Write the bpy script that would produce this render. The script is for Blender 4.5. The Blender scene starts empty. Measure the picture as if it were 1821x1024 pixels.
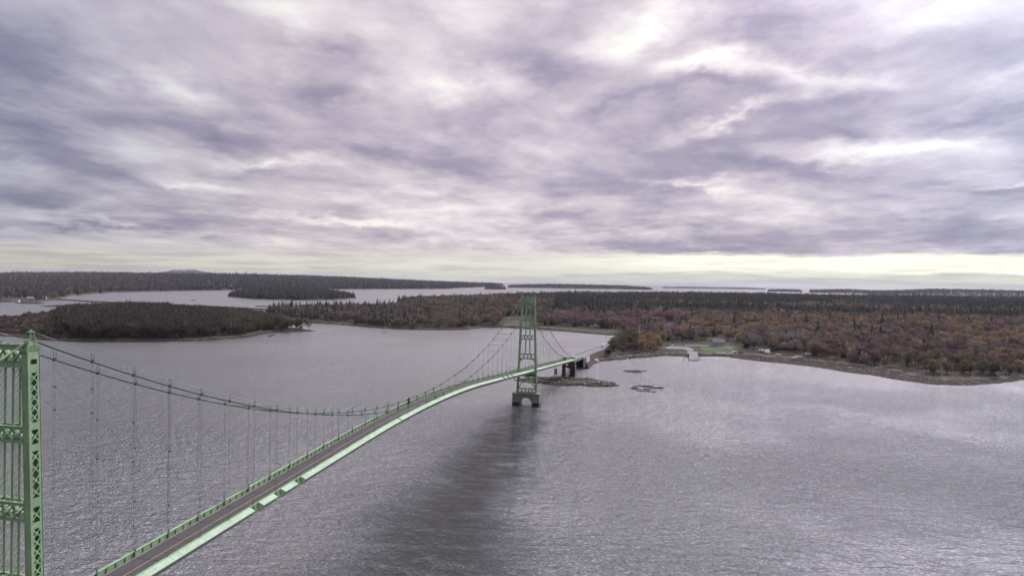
import bpy, math, random
import numpy as np
from mathutils import Vector, Matrix

random.seed(7)
rng = np.random.default_rng(11)
S = bpy.context.scene
COL = S.collection
PI = math.pi

# ------------------------------------------------------------------ camera
CX, CY, CH = -81.28, -93.30, 73.50
YAW, PIT, ROL, FPX = 0.24669, -0.0118, 0.01773, 1283.16
PW, PH = 1821.0, 1024.0
cp = math.cos(PIT)
F_ = Vector((math.cos(YAW)*cp, math.sin(YAW)*cp, math.sin(PIT)))
R0 = Vector((math.sin(YAW), -math.cos(YAW), 0)); U0 = R0.cross(F_)
R_ = R0*math.cos(ROL) + U0*math.sin(ROL)
U_ = U0*math.cos(ROL) - R0*math.sin(ROL)
cam_d = bpy.data.cameras.new('camera'); cam = bpy.data.objects.new('camera', cam_d); COL.objects.link(cam)
m = Matrix((R_, U_, -F_)).transposed().to_4x4(); m.translation = Vector((CX, CY, CH))
cam.matrix_world = m
cam_d.sensor_width = 36; cam_d.lens = 36*FPX/PW
cam_d.clip_start = 1; cam_d.clip_end = 120000
S.camera = cam
CAM = np.array([CX, CY, CH])
Fn, Rn, Un = np.array(F_), np.array(R_), np.array(U_)

def at(x, y, z=0.0):
    """real place of a point the survey photo shows at height z (earth curvature left out)"""
    d = Fn + Rn*(x-910.5)/FPX + Un*(512-y)/FPX
    t = (z-CH)/d[2]
    return CAM + d*t
def azel(x, y):
    d = Fn + Rn*(x-910.5)/FPX + Un*(512-y)/FPX
    d = d/np.linalg.norm(d)
    return math.atan2(d[1], d[0]), math.asin(d[2])
def tosurvey(X, Y, Z):
    dx, dy, dz = X-CX, Y-CY, Z-CH
    w = dx*Fn[0]+dy*Fn[1]+dz*Fn[2]
    w = np.where(w < 1, 1, w)
    return 910.5+FPX*(dx*Rn[0]+dy*Rn[1]+dz*Rn[2])/w, 512-FPX*(dx*Un[0]+dy*Un[1]+dz*Un[2])/w
def drop(x, y):                       # curvature of the earth, with refraction
    return ((x-CX)**2+(y-CY)**2)/(2*7.4e6)

# ------------------------------------------------------------------ colour management
S.view_settings.view_transform = 'Standard'; S.view_settings.look = 'None'
S.view_settings.exposure = 0.0; S.view_settings.gamma = 1; S.view_settings.use_curve_mapping = False
S.render.engine = 'CYCLES'
S.cycles.use_denoising = True
S.cycles.max_bounces = 5; S.cycles.volume_bounces = 0; S.cycles.transparent_max_bounces = 4
S.cycles.sample_clamp_indirect = 2.5; S.cycles.sample_clamp_direct = 4; S.cycles.caustics_reflective = False

# ------------------------------------------------------------------ node helpers
class NT:
    def __init__(s, nt): s.nt = nt; s.n = nt.nodes; s.l = nt.links
    def new(s, t, **k):
        nd = s.n.new(t)
        for a, b in k.items(): setattr(nd, a, b)
        return nd
    def put(s, sock, v):
        if isinstance(v, bpy.types.NodeSocket): s.l.new(v, sock)
        elif v is not None: sock.default_value = v
    def math(s, op, a, b=None, c=None, clamp=False):
        nd = s.new('ShaderNodeMath', operation=op, use_clamp=clamp)
        s.put(nd.inputs[0], a); s.put(nd.inputs[1], b)
        if c is not None: s.put(nd.inputs[2], c)
        return nd.outputs[0]
    def vmath(s, op, a, b=None, sc=None):
        nd = s.new('ShaderNodeVectorMath', operation=op)
        s.put(nd.inputs[0], a); s.put(nd.inputs[1], b)
        if sc is not None: s.put(nd.inputs['Scale'], sc)
        return nd.outputs[1] if op in ('LENGTH', 'DOT_PRODUCT', 'DISTANCE') else nd.outputs[0]
    def noise(s, vec, scale, detail=4, rough=.5, dist=0, col=False, w=None):
        nd = s.new('ShaderNodeTexNoise')
        s.put(nd.inputs['Vector'], vec); s.put(nd.inputs['Scale'], scale)
        nd.inputs['Detail'].default_value = detail; nd.inputs['Roughness'].default_value = rough
        nd.inputs['Distortion'].default_value = dist
        return nd.outputs['Color'] if col else nd.outputs['Fac']
    def mapping(s, vec, loc=(0,0,0), rot=(0,0,0), sc=(1,1,1), kind='POINT'):
        nd = s.new('ShaderNodeMapping', vector_type=kind)
        s.put(nd.inputs['Vector'], vec)
        nd.inputs['Location'].default_value = loc; nd.inputs['Rotation'].default_value = rot; nd.inputs['Scale'].default_value = sc
        return nd.outputs[0]
    def maprange(s, v, a, b, c=0., d=1., kind='SMOOTHSTEP'):
        nd = s.new('ShaderNodeMapRange', interpolation_type=kind, clamp=True) if kind == 'LINEAR' else s.new('ShaderNodeMapRange', interpolation_type=kind)
        s.put(nd.inputs[0], v)
        for i, q in enumerate((a, b, c, d)): s.put(nd.inputs[i+1], q)
        return nd.outputs[0]
    def mix(s, f, a, b, kind='RGBA', blend='MIX'):
        nd = s.new('ShaderNodeMix', data_type=kind)
        if kind == 'RGBA': nd.blend_type = blend; i, o = (0, 6, 7), 2
        else: i, o = (0, 2, 3), 0
        s.put(nd.inputs[i[0]], f)
        for k, v in ((i[1], a), (i[2], b)):
            if kind == 'RGBA' and isinstance(v, tuple): v = tuple(v)+((1,) if len(v) == 3 else ())
            s.put(nd.inputs[k], v)
        return nd.outputs[o]
    def ramp(s, f, stops, interp='LINEAR'):
        nd = s.new('ShaderNodeValToRGB'); r = nd.color_ramp; r.interpolation = interp
        while len(r.elements) < len(stops): r.elements.new(.5)
        for e, (p, c) in zip(r.elements, stops): e.position = p; e.color = tuple(c)+(1,)
        s.put(nd.inputs[0], f)
        return nd.outputs[0]
    def xyz(s, v):
        nd = s.new('ShaderNodeSeparateXYZ'); s.put(nd.inputs[0], v); return nd.outputs
    def comb(s, x, y, z=0.):
        nd = s.new('ShaderNodeCombineXYZ')
        for i, v in enumerate((x, y, z)): s.put(nd.inputs[i], v)
        return nd.outputs[0]

# ------------------------------------------------------------------ sky and sun
SUN_A, SUN_E = YAW-math.radians(47), math.radians(37)
W = bpy.data.worlds.new('World'); S.world = W; W.use_nodes = True
w = NT(W.node_tree); w.n.clear()
out = w.new('ShaderNodeOutputWorld')
sky = w.new('ShaderNodeTexSky', sky_type='NISHITA', sun_disc=False)
sky.sun_elevation = SUN_E; sky.sun_rotation = PI/2-SUN_A
bg1 = w.new('ShaderNodeBackground'); w.l.new(sky.outputs[0], bg1.inputs[0]); bg1.inputs[1].default_value = .10
tc = w.new('ShaderNodeTexCoord').outputs['Generated']
dx, dy, dz = w.xyz(tc)[:3]
az = w.math('ARCTAN2', dy, dx); el = w.math('ARCSINE', dz)
zz = w.math('ADD', w.math('MAXIMUM', dz, 0.0), .085)
P = w.comb(w.math('DIVIDE', dx, zz), w.math('DIVIDE', dy, zz))
P = w.mapping(P, rot=(0, 0, -YAW+.10), sc=(1, 1, 1))
# cloud sheet: long rolls lying across the view, torn by finer noise
warp = w.noise(P, .55, 3, .5, col=True)
Pw = w.vmath('ADD', P, w.vmath('SCALE', w.vmath('SUBTRACT', warp, (.5, .5, .5)), sc=.55))
n1 = w.noise(w.mapping(Pw, sc=(.62, .70, 1)), .62, 5, .45)
n2 = w.noise(w.mapping(Pw, loc=(3.1, 9.2, 0), sc=(.78, 1.0, 1)), 1.75, 8, .56)
n3 = w.noise(w.mapping(Pw, loc=(7, 1, 0), sc=(.75, 1.0, 1)), 6.5, 6, .62)
dens = w.math('ADD', w.math('MULTIPLY', n1, .52), w.math('ADD', w.math('MULTIPLY', n2, .44), w.math('MULTIPLY', n3, .16)))
dens = w.math('MULTIPLY', w.math('SUBTRACT', dens, .56), 2.1)
dens = w.math('ADD', dens, .44)
# broad banks and breaks of the cloud sheet as they stood that day: (x, y, half width, half height, tilt, weight)
av = w.comb(az, el)
wv = w.noise(w.mapping(av, sc=(1, 2.2, 1)), 7, 5, .6, col=True)
av2 = w.vmath('ADD', av, w.vmath('MULTIPLY', w.vmath('SUBTRACT', wv, (.5, .5, .5)), (.20, .09, 0)))
BANKS = [
 (40,120,190,80,10,.30),(30,230,150,55,10,.28),(190,300,260,42,12,.26),(40,340,160,35,8,.15),(390,245,200,55,10,.26),(500,60,170,50,15,.14),
 (575,85,110,50,20,.22),(560,185,190,65,-12,.28),(640,275,200,45,8,.32),(470,300,160,30,0,.16),(820,215,150,60,-8,.20),(960,115,190,55,6,.28),
 (950,25,150,60,10,.22),(760,30,110,50,20,.15),(1130,180,180,32,-12,.26),(1280,150,120,20,5,.20),(1380,45,250,50,-4,.30),(1560,90,190,30,-5,.14),(1750,80,120,40,-15,.12),
 (1500,236,90,14,6,.22),(1330,230,160,25,0,.14),(1380,300,260,38,0,.30),(1150,345,200,35,3,.22),(1700,345,260,35,3,.30),(1250,405,340,38,2,.34),(1720,410,220,34,2,.36),
 (1000,395,190,32,0,.22),(1740,195,190,22,-4,.26),(1460,180,170,20,-6,.12),(130,400,170,9,0,.20),(700,350,150,20,3,.12),(820,300,120,22,0,.12),(420,435,300,10,0,.10),(1250,445,330,14,1,.26),
 (310,165,150,45,8,-.34),(200,90,120,40,15,-.12),(500,25,170,45,15,-.24),(560,90,80,20,5,-.14),(495,285,130,15,2,-.42),(325,316,90,13,0,-.34),(660,150,110,30,0,-.16),(820,140,150,38,4,-.30),(960,250,190,40,0,-.22),
 (1150,50,190,60,-25,-.40),(1250,115,130,35,-5,-.44),(1420,130,230,30,8,-.30),(1290,205,190,17,-18,-.36),(1560,265,250,22,0,-.42),(1700,245,80,14,0,-.34),(1240,330,120,14,6,-.38),(1740,335,110,10,-4,-.30),
 (1650,30,120,40,-8,-.14),(1790,140,110,20,-8,-.18),(620,402,330,10,2,-.34),(190,395,60,9,5,-.30),(770,380,200,20,2,-.16),(760,345,150,10,2,-.12),(150,370,200,16,0,-.16),(300,420,400,16,0,-.14),(60,190,60,20,10,-.08)]
acc = None
for (bx, by, sx, sy, tl, wt) in BANKS:
    a0, e0 = azel(bx, by)
    mp = w.mapping(av2, loc=(a0, e0, 0), rot=(0, 0, math.radians(tl)+ROL), sc=(sx/FPX*1.25, sy/FPX*1.25, 1), kind='TEXTURE')
    g = w.new('ShaderNodeTexGradient', gradient_type='QUADRATIC_SPHERE'); w.l.new(mp, g.inputs[0])
    acc = w.math('MULTIPLY_ADD', g.outputs['Fac'], wt*1.25, acc if acc is not None else 0.)
dens = w.math('ADD', dens, acc)
cl = w.ramp(dens, [(.0, (1.0, .97, .91)), (.22, (.83, .765, .79)), (.46, (.61, .535, .605)), (.70, (.385, .34, .44)), (1., (.24, .225, .33))])
# colder towards the sides, warmer in the middle of the view
side = w.maprange(w.math('ABSOLUTE', w.math('SUBTRACT', az, YAW)), .25, .75)
cl = w.mix(side, cl, w.mix(1., cl, (.86, .97, 1.06), blend='MULTIPLY'))
# open strip of paler sky under the edge of the cloud sheet
rightness = w.maprange(az, azel(760, 480)[0], azel(1250, 480)[0])
wob = w.math('MULTIPLY', w.math('SUBTRACT', w.noise(w.mapping(av, sc=(1.6, 14, 1)), 5, 6, .6), .5), .030)
elw = w.math('ADD', el, wob)
low = w.math('SUBTRACT', 1., w.maprange(elw, w.mix(rightness, .018, .034, 'FLOAT'), w.mix(rightness, .048, .042, 'FLOAT')))
strip = w.math('MULTIPLY', w.maprange(elw, .010, .019), rightness)
pale = w.mix(w.maprange(el, 0., .02), (.80, .79, .62), (.84, .81, .73))
pale = w.mix(rightness, pale, (.66, .69, .60))
streak = w.noise(w.mapping(av, sc=(1, 16, 1)), 7, 7, .62)
pale = w.mix(w.maprange(streak, .42, .62), pale, w.mix(1., pale, (.78, .76, .82), blend='MULTIPLY'))
pale = w.mix(w.math('MULTIPLY', strip, w.maprange(streak, .33, .56, .30, 1.)), pale, (1.05, 1.03, .90))
cl = w.mix(low, cl, pale)
# brighter sheet around the hidden sun, high at the right
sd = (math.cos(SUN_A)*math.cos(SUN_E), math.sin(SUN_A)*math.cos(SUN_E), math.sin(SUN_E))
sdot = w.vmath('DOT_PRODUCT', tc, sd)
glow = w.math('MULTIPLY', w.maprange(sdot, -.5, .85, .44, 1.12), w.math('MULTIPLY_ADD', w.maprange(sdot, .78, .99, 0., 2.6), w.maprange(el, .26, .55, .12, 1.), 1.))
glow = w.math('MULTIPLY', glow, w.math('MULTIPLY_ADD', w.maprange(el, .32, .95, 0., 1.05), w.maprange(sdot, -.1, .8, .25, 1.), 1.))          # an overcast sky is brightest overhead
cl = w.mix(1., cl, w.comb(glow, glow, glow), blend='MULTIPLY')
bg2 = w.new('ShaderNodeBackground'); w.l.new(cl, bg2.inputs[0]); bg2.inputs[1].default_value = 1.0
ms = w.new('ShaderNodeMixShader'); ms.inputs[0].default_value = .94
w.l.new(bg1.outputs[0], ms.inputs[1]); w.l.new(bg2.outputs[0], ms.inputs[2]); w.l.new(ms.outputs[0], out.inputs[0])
W.cycles.sampling_method = 'MANUAL'; W.cycles.sample_map_resolution = 512

sl = bpy.data.lights.new('sun', 'SUN'); sl.energy = 1.5; sl.angle = math.radians(10); sl.color = (1, .95, .88)
so = bpy.data.objects.new('sun', sl); COL.objects.link(so)
so.rotation_euler = Vector(sd).to_track_quat('Z', 'Y').to_euler()

# ------------------------------------------------------------------ materials
def mat(name):
    mt = bpy.data.materials.new(name); mt.use_nodes = True
    t = NT(mt.node_tree); b = t.n['Principled BSDF']
    return mt, t, b
def simple(name, c, rough=.6, var=.15, sc=1.5, metal=0., bump=0., spots=None, spec=.4):
    mt, t, b = mat(name)
    co = t.new('ShaderNodeTexCoord').outputs['Object']
    f = t.noise(co, sc, 6, .65)
    lo = tuple(q*(1-var) for q in c); hi = tuple(min(1, q*(1+var)) for q in c)
    colr = t.mix(t.maprange(f, .3, .7), lo, hi)
    if spots:
        g = t.noise(t.mapping(co, sc=spots[2]), spots[3], 5, .7)
        colr = t.mix(t.maprange(g, spots[1], spots[1]+.10, 0., .8), colr, spots[0])
    t.put(b.inputs['Base Color'], colr)
    b.inputs['Roughness'].default_value = rough; b.inputs['Metallic'].default_value = metal
    b.inputs['Specular IOR Level'].default_value = spec
    if bump:
        bp = t.new('ShaderNodeBump'); bp.inputs['Strength'].default_value = 1; bp.inputs['Distance'].default_value = bump
        t.put(bp.inputs['Height'], f); t.put(b.inputs['Normal'], bp.outputs[0])
    return mt
M = {}
rust = ((.22, .17, .10), .575, (1.6, 1.6, .35), 1.4)
M['green'] = simple('green_paint', (.30, .435, .245), .5, .16, .45, spots=rust, spec=.35)
M['green_pale'] = simple('pale_green_paint', (.46, .60, .41), .6, .14, .35, spots=((.40, .52, .38), .62, (.4, 2, 1), 1.3))
M['green_dark'] = simple('old_green_paint', (.13, .23, .14), .6, .2, .8, spots=rust)
M['cable'] = simple('cable_wire', (.06, .10, .07), .6, .2, 2)
M['rope'] = simple('hanger_rope', (.20, .20, .21), .6, .2, 2)
M['concrete'] = simple('concrete', (.28, .26, .22), .85, .16, .35, bump=.03, spots=((.16, .14, .12), .56, (1, 1, .25), .7))
M['wet_shade'] = simple('wet_and_shaded_concrete', (.035, .032, .03), .45, .3, .8)  # tide-wet pier bases; also paints shade onto the anchor pier and anchorage
M['asphalt'] = simple('asphalt', (.092, .085, .080), .85, .10, .5, spots=((.13, .115, .11), .56, (.15, 2.5, 1), 1.2))
M['pavement'] = simple('worn_pavement', (.25, .235, .23), .85, .12, .12)
M['line'] = simple('road_paint', (.42, .30, .20), .7, .2, 3)
M['white'] = simple('white_paint', (.78, .78, .76), .45, .06, .6)
M['dark'] = simple('dark_metal', (.03, .03, .03), .5, .3, 3)
M['glass'] = simple('window_glass', (.03, .035, .045), .1, .3, 3, spec=.8)
M['rubber'] = simple('rubber', (.02, .02, .02), .8, .2, 3)
M['wood'] = simple('weathered_wood', (.16, .13, .10), .8, .25, 2)
M['shingle'] = simple('grey_shingle', (.20, .20, .21), .85, .2, 1.5)
M['brown_roof'] = simple('brown_roof', (.09, .07, .065), .85, .2, 1.5)
M['grey_wall'] = simple('grey_clapboard', (.40, .39, .38), .7, .1, 1)
M['bark'] = simple('bark', (.075, .06, .055), .9, .3, 1.5)
M['silver'] = simple('silver_wood', (.52, .50, .47), .8, .2, 2)
M['rock'] = simple('pale_rock', (.40, .35, .31), .9, .25, .5, bump=.15, spots=((.07, .055, .045), .60, (1, 1, 2), .6))
M['orange'] = simple('orange_paint', (.55, .27, .08), .6, .2, 2)
M['lawn'] = simple('mown_grass', (.075, .11, .04), .9, .25, .08)
M['field'] = simple('pale_meadow', (.075, .078, .045), .9, .3, .06)

def foliage(name, rough=.9):
    mt, t, b = mat(name)
    a = t.new('ShaderNodeAttribute', attribute_type='INSTANCER', attribute_name='tint').outputs['Color']
    oi = t.new('ShaderNodeObjectInfo').outputs['Random']
    co = t.new('ShaderNodeTexCoord').outputs['Object']
    f = t.noise(co, .35, 3, .6)
    k = t.math('MULTIPLY_ADD', t.maprange(f, .32, .68), .75, .62)
    k = t.math('MULTIPLY', k, t.math('MULTIPLY_ADD', oi, .35, .82))
    cc = t.vmath('SCALE', a, sc=t.math('MULTIPLY', k, 2.85))
    df = t.new('ShaderNodeBsdfDiffuse'); tr = t.new('ShaderNodeBsdfTranslucent'); t.put(df.inputs[0], cc); t.put(tr.inputs[0], cc)
    mx = t.new('ShaderNodeMixShader'); mx.inputs[0].default_value = .16
    t.l.new(df.outputs[0], mx.inputs[1]); t.l.new(tr.outputs[0], mx.inputs[2]); t.l.new(mx.outputs[0], t.n['Material Output'].inputs[0]); t.n.remove(b)
    return mt
M['leaf'] = foliage('twigs_and_leaves'); M['needle'] = foliage('needles')

# ground
_a, _b = at(1300,638), at(1700,684); SHA = -math.atan2(_b[1]-_a[1], _b[0]-_a[0])
def ground_mat():
    mt, t, b = mat('ground')
    pos = t.new('ShaderNodeNewGeometry').outputs['Position']
    at_ = t.new('ShaderNodeAttribute', attribute_name='height').outputs['Fac']
    n = t.noise(pos, .06, 6, .65); n2 = t.noise(pos, .5, 5, .7); nb = t.noise(pos, .012, 4, .6)
    hh = t.math('ADD', at_, t.math('MULTIPLY', t.math('SUBTRACT', n, .5), 1.7))
    st = t.noise(t.mapping(pos, rot=(0, 0, SHA), sc=(.09, .7, 1)), 1., 6, .7)
    weed = t.mix(t.maprange(st, .4, .62), (.014, .010, .009), (.070, .048, .030))
    weed = t.mix(t.maprange(t.math('ADD', st, t.math('MULTIPLY', n, .5)), .84, .92), weed, (.17, .12, .07))
    beach = t.mix(t.maprange(st, .40, .60), (.055, .044, .038), (.17, .15, .13))
    soil = t.mix(t.maprange(nb, .4, .6), (.055, .042, .032), (.085, .075, .045))
    far = t.mix(t.maprange(t.noise(pos, .004, 8, .75), .38, .62), (.03, .028, .026), (.085, .062, .062))
    c = t.mix(t.maprange(hh, 1.0, 1.35), weed, beach)
    c = t.mix(t.maprange(hh, 1.75, 2.1), c, soil)
    c = t.mix(t.maprange(at_, 5, 12), c, far)
    t.put(b.inputs['Base Color'], c); b.inputs['Roughness'].default_value = .9; b.inputs['Specular IOR Level'].default_value = .2
    bp = t.new('ShaderNodeBump'); bp.inputs['Distance'].default_value = .5; t.put(bp.inputs['Height'], n2); t.put(b.inputs['Normal'], bp.outputs[0])
    return mt
M['ground'] = ground_mat()

def water_mat():
    mt, t, b = mat('water')
    pos = t.new('ShaderNodeNewGeometry').outputs['Position']
    dist = t.vmath('DISTANCE', pos, (CX, CY, 0.))
    # tidal current past the tower: choppier tongue, with a dark reflection streak painted in
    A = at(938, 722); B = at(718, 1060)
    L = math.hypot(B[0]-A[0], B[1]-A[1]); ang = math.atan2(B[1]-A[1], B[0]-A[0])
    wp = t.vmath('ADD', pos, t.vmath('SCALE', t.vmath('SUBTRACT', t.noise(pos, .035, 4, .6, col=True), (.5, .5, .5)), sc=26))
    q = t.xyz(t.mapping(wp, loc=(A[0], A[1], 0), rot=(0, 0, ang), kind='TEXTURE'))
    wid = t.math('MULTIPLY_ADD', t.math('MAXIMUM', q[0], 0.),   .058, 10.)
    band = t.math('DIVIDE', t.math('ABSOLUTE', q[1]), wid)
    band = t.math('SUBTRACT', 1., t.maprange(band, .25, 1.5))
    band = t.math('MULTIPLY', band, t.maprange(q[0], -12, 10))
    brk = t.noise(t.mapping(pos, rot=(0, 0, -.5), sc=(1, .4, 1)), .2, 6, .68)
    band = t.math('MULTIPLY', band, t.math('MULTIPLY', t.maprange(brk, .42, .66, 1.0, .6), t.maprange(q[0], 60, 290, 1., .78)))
    big = t.noise(pos, .006, 4, .55)
    # wind waves
    p1 = t.mapping(pos, rot=(0, 0, -.75), sc=(1, .58, 1))
    p2 = t.mapping(pos, rot=(0, 0, -.95), sc=(1, .75, 1))
    h1 = t.noise(p1, .30, 4, .55, .6)
    h2 = t.noise(p2, 1.05, 4, .6, .8)
    h3 = t.noise(pos, 3.2, 3, .6)
    amp = t.math('MULTIPLY_ADD', t.maprange(big, .4, .60), .6, .62)
    amp = t.math('MULTIPLY_ADD', band, 1.0, amp)
    h = t.math('ADD', t.math('MULTIPLY', h1, 2.35), t.math('ADD', t.math('MULTIPLY', h2, 1.2), t.math('MULTIPLY', h3, .16)))
    h = t.math('MULTIPLY', h, amp)
    fade = t.maprange(dist, 200, 1600, 1., .30)
    bp = t.new('ShaderNodeBump'); bp.inputs['Distance'].default_value = 1.; t.put(bp.inputs['Strength'], t.math('MULTIPLY', fade, .95))
    t.put(bp.inputs['Height'], h); t.put(b.inputs['Normal'], bp.outputs[0])
    t.put(b.inputs['Base Color'], t.mix(band, (.060, .056, .052), (.022, .022, .022)))  # dark reflection streak put into the base colour
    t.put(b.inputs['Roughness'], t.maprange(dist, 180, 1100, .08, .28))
    t.put(b.inputs['IOR'], t.mix(band, 4.0, 1.75, 'FLOAT'))  # mirroring weakened to deepen the painted streak
    return mt
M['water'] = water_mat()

# ------------------------------------------------------------------ mesh helpers
class MB:
    def __init__(s): s.v = []; s.f = []; s.m = []
    def add(s, vs, fs, mi=0):
        o = len(s.v); s.v += [tuple(v) for v in vs]; s.f += [tuple(i+o for i in f) for f in fs]; s.m += [mi]*len(fs); return s
    def box(s, x0, x1, y0, y1, z0, z1, mi=0):
        return s.add([(x0,y0,z0),(x1,y0,z0),(x1,y1,z0),(x0,y1,z0),(x0,y0,z1),(x1,y0,z1),(x1,y1,z1),(x0,y1,z1)],
              [(0,3,2,1),(4,5,6,7),(0,1,5,4),(1,2,6,5),(2,3,7,6),(3,0,4,7)], mi)
    def hexa(s, b, t, mi=0):      # bottom and top quads
        return s.add(list(b)+list(t), [(0,3,2,1),(4,5,6,7),(0,1,5,4),(1,2,6,5),(2,3,7,6),(3,0,4,7)], mi)
    def beam(s, a, b, w, h=None, mi=0, side=(0,1,0)):
        a, b = Vector(a), Vector(b); h = h or w
        d = (b-a).normalized(); u = d.cross(Vector(side))
        if u.length < .05: u = d.cross(Vector((1,0,0)))
        u.normalize(); v = u.cross(d)
        u *= h/2; v *= w/2
        q = [(-1,-1),(1,-1),(1,1),(-1,1)]
        return s.hexa([a+u*i+v*j for i, j in q], [b+u*i+v*j for i, j in q], mi)
    def tube(s, pts, r, n=6, mi=0, cap=True):
        pts = [Vector(p) for p in pts]; k = len(pts); o = []
        for i, p in enumerate(pts):
            d = (pts[min(i+1, k-1)]-pts[max(i-1, 0)]).normalized()
            u = d.cross(Vector((0,1,0)))
            if u.length < .05: u = d.cross(Vector((1,0,0)))
            u.normalize(); v = d.cross(u)
            rr = r[i] if hasattr(r, '__len__') else r
            o += [p+(u*math.cos(2*PI*j/n)+v*math.sin(2*PI*j/n))*rr for j in range(n)]
        fs = [(i*n+j, i*n+(j+1) % n, (i+1)*n+(j+1) % n, (i+1)*n+j) for i in range(k-1) for j in range(n)]
        if cap: fs += [tuple(range(n)), tuple((k-1)*n+j for j in range(n))[::-1]]
        return s.add(o, fs, mi)
    def mesh(s, name, mats, smooth=False):
        me = bpy.data.meshes.new(name); me.from_pydata(s.v, [], s.f); me.update()
        for q in (mats if isinstance(mats, (list, tuple)) else [mats]): me.materials.append(q)
        me.polygons.foreach_set('material_index', s.m)
        if smooth: me.polygons.foreach_set('use_smooth', [True]*len(s.f))
        return me
    def build(s, name, mats, parent=None, smooth=False):
        o = bpy.data.objects.new(name, s.mesh(name, mats, smooth)); COL.objects.link(o)
        if parent: o.parent = parent
        return o
def tag(o, label=None, cat=None, group=None, kind=None):
    for k, v in (('label', label), ('category', cat), ('group', group), ('kind', kind)):
        if v: o[k] = v
    return o
def empty(name, loc=(0,0,0), rz=0., label=None, cat=None, group=None):
    o = bpy.data.objects.new(name, None); COL.objects.link(o); o.location = loc; o.rotation_euler = (0, 0, rz); o.empty_display_size = .5
    return tag(o, label, cat, group)
def link(name, me, parent, loc=(0,0,0), rz=0., sc=None):
    o = bpy.data.objects.new(name, me); COL.objects.link(o); o.parent = parent; o.location = loc; o.rotation_euler = (0, 0, rz)
    if sc: o.scale = sc
    return o
def children(o): return [c for c in bpy.data.objects if c.parent == o]
def copy_tree(o, parent=None, kids=None):
    c = o.copy(); COL.objects.link(c); c.parent = parent
    for ch in children(o): copy_tree(ch, c)
    return c

# ------------------------------------------------------------------ noise on arrays
def vnoise(x, y, seed=0):
    xi = np.floor(x).astype(np.int64); yi = np.floor(y).astype(np.int64); fx = x-xi; fy = y-yi
    fx = fx*fx*(3-2*fx); fy = fy*fy*(3-2*fy)
    def h(a, b):
        n = (a*374761393+b*668265263+seed*1442695041) & 0x7fffffff
        n = ((n ^ (n >> 13))*1274126177) & 0x7fffffff
        return ((n ^ (n >> 16)) & 0xffff)/65535.
    return (h(xi,yi)*(1-fx)+h(xi+1,yi)*fx)*(1-fy)+(h(xi,yi+1)*(1-fx)+h(xi+1,yi+1)*fx)*fy
def fbm(x, y, seed=0, o=4):
    s = 0; a = .5; t = 0
    for i in range(o): s = s+a*vnoise(x, y, seed+i*17); t += a; a *= .5; x = x*2.03+3.7; y = y*2.03+1.3
    return s/t

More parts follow.
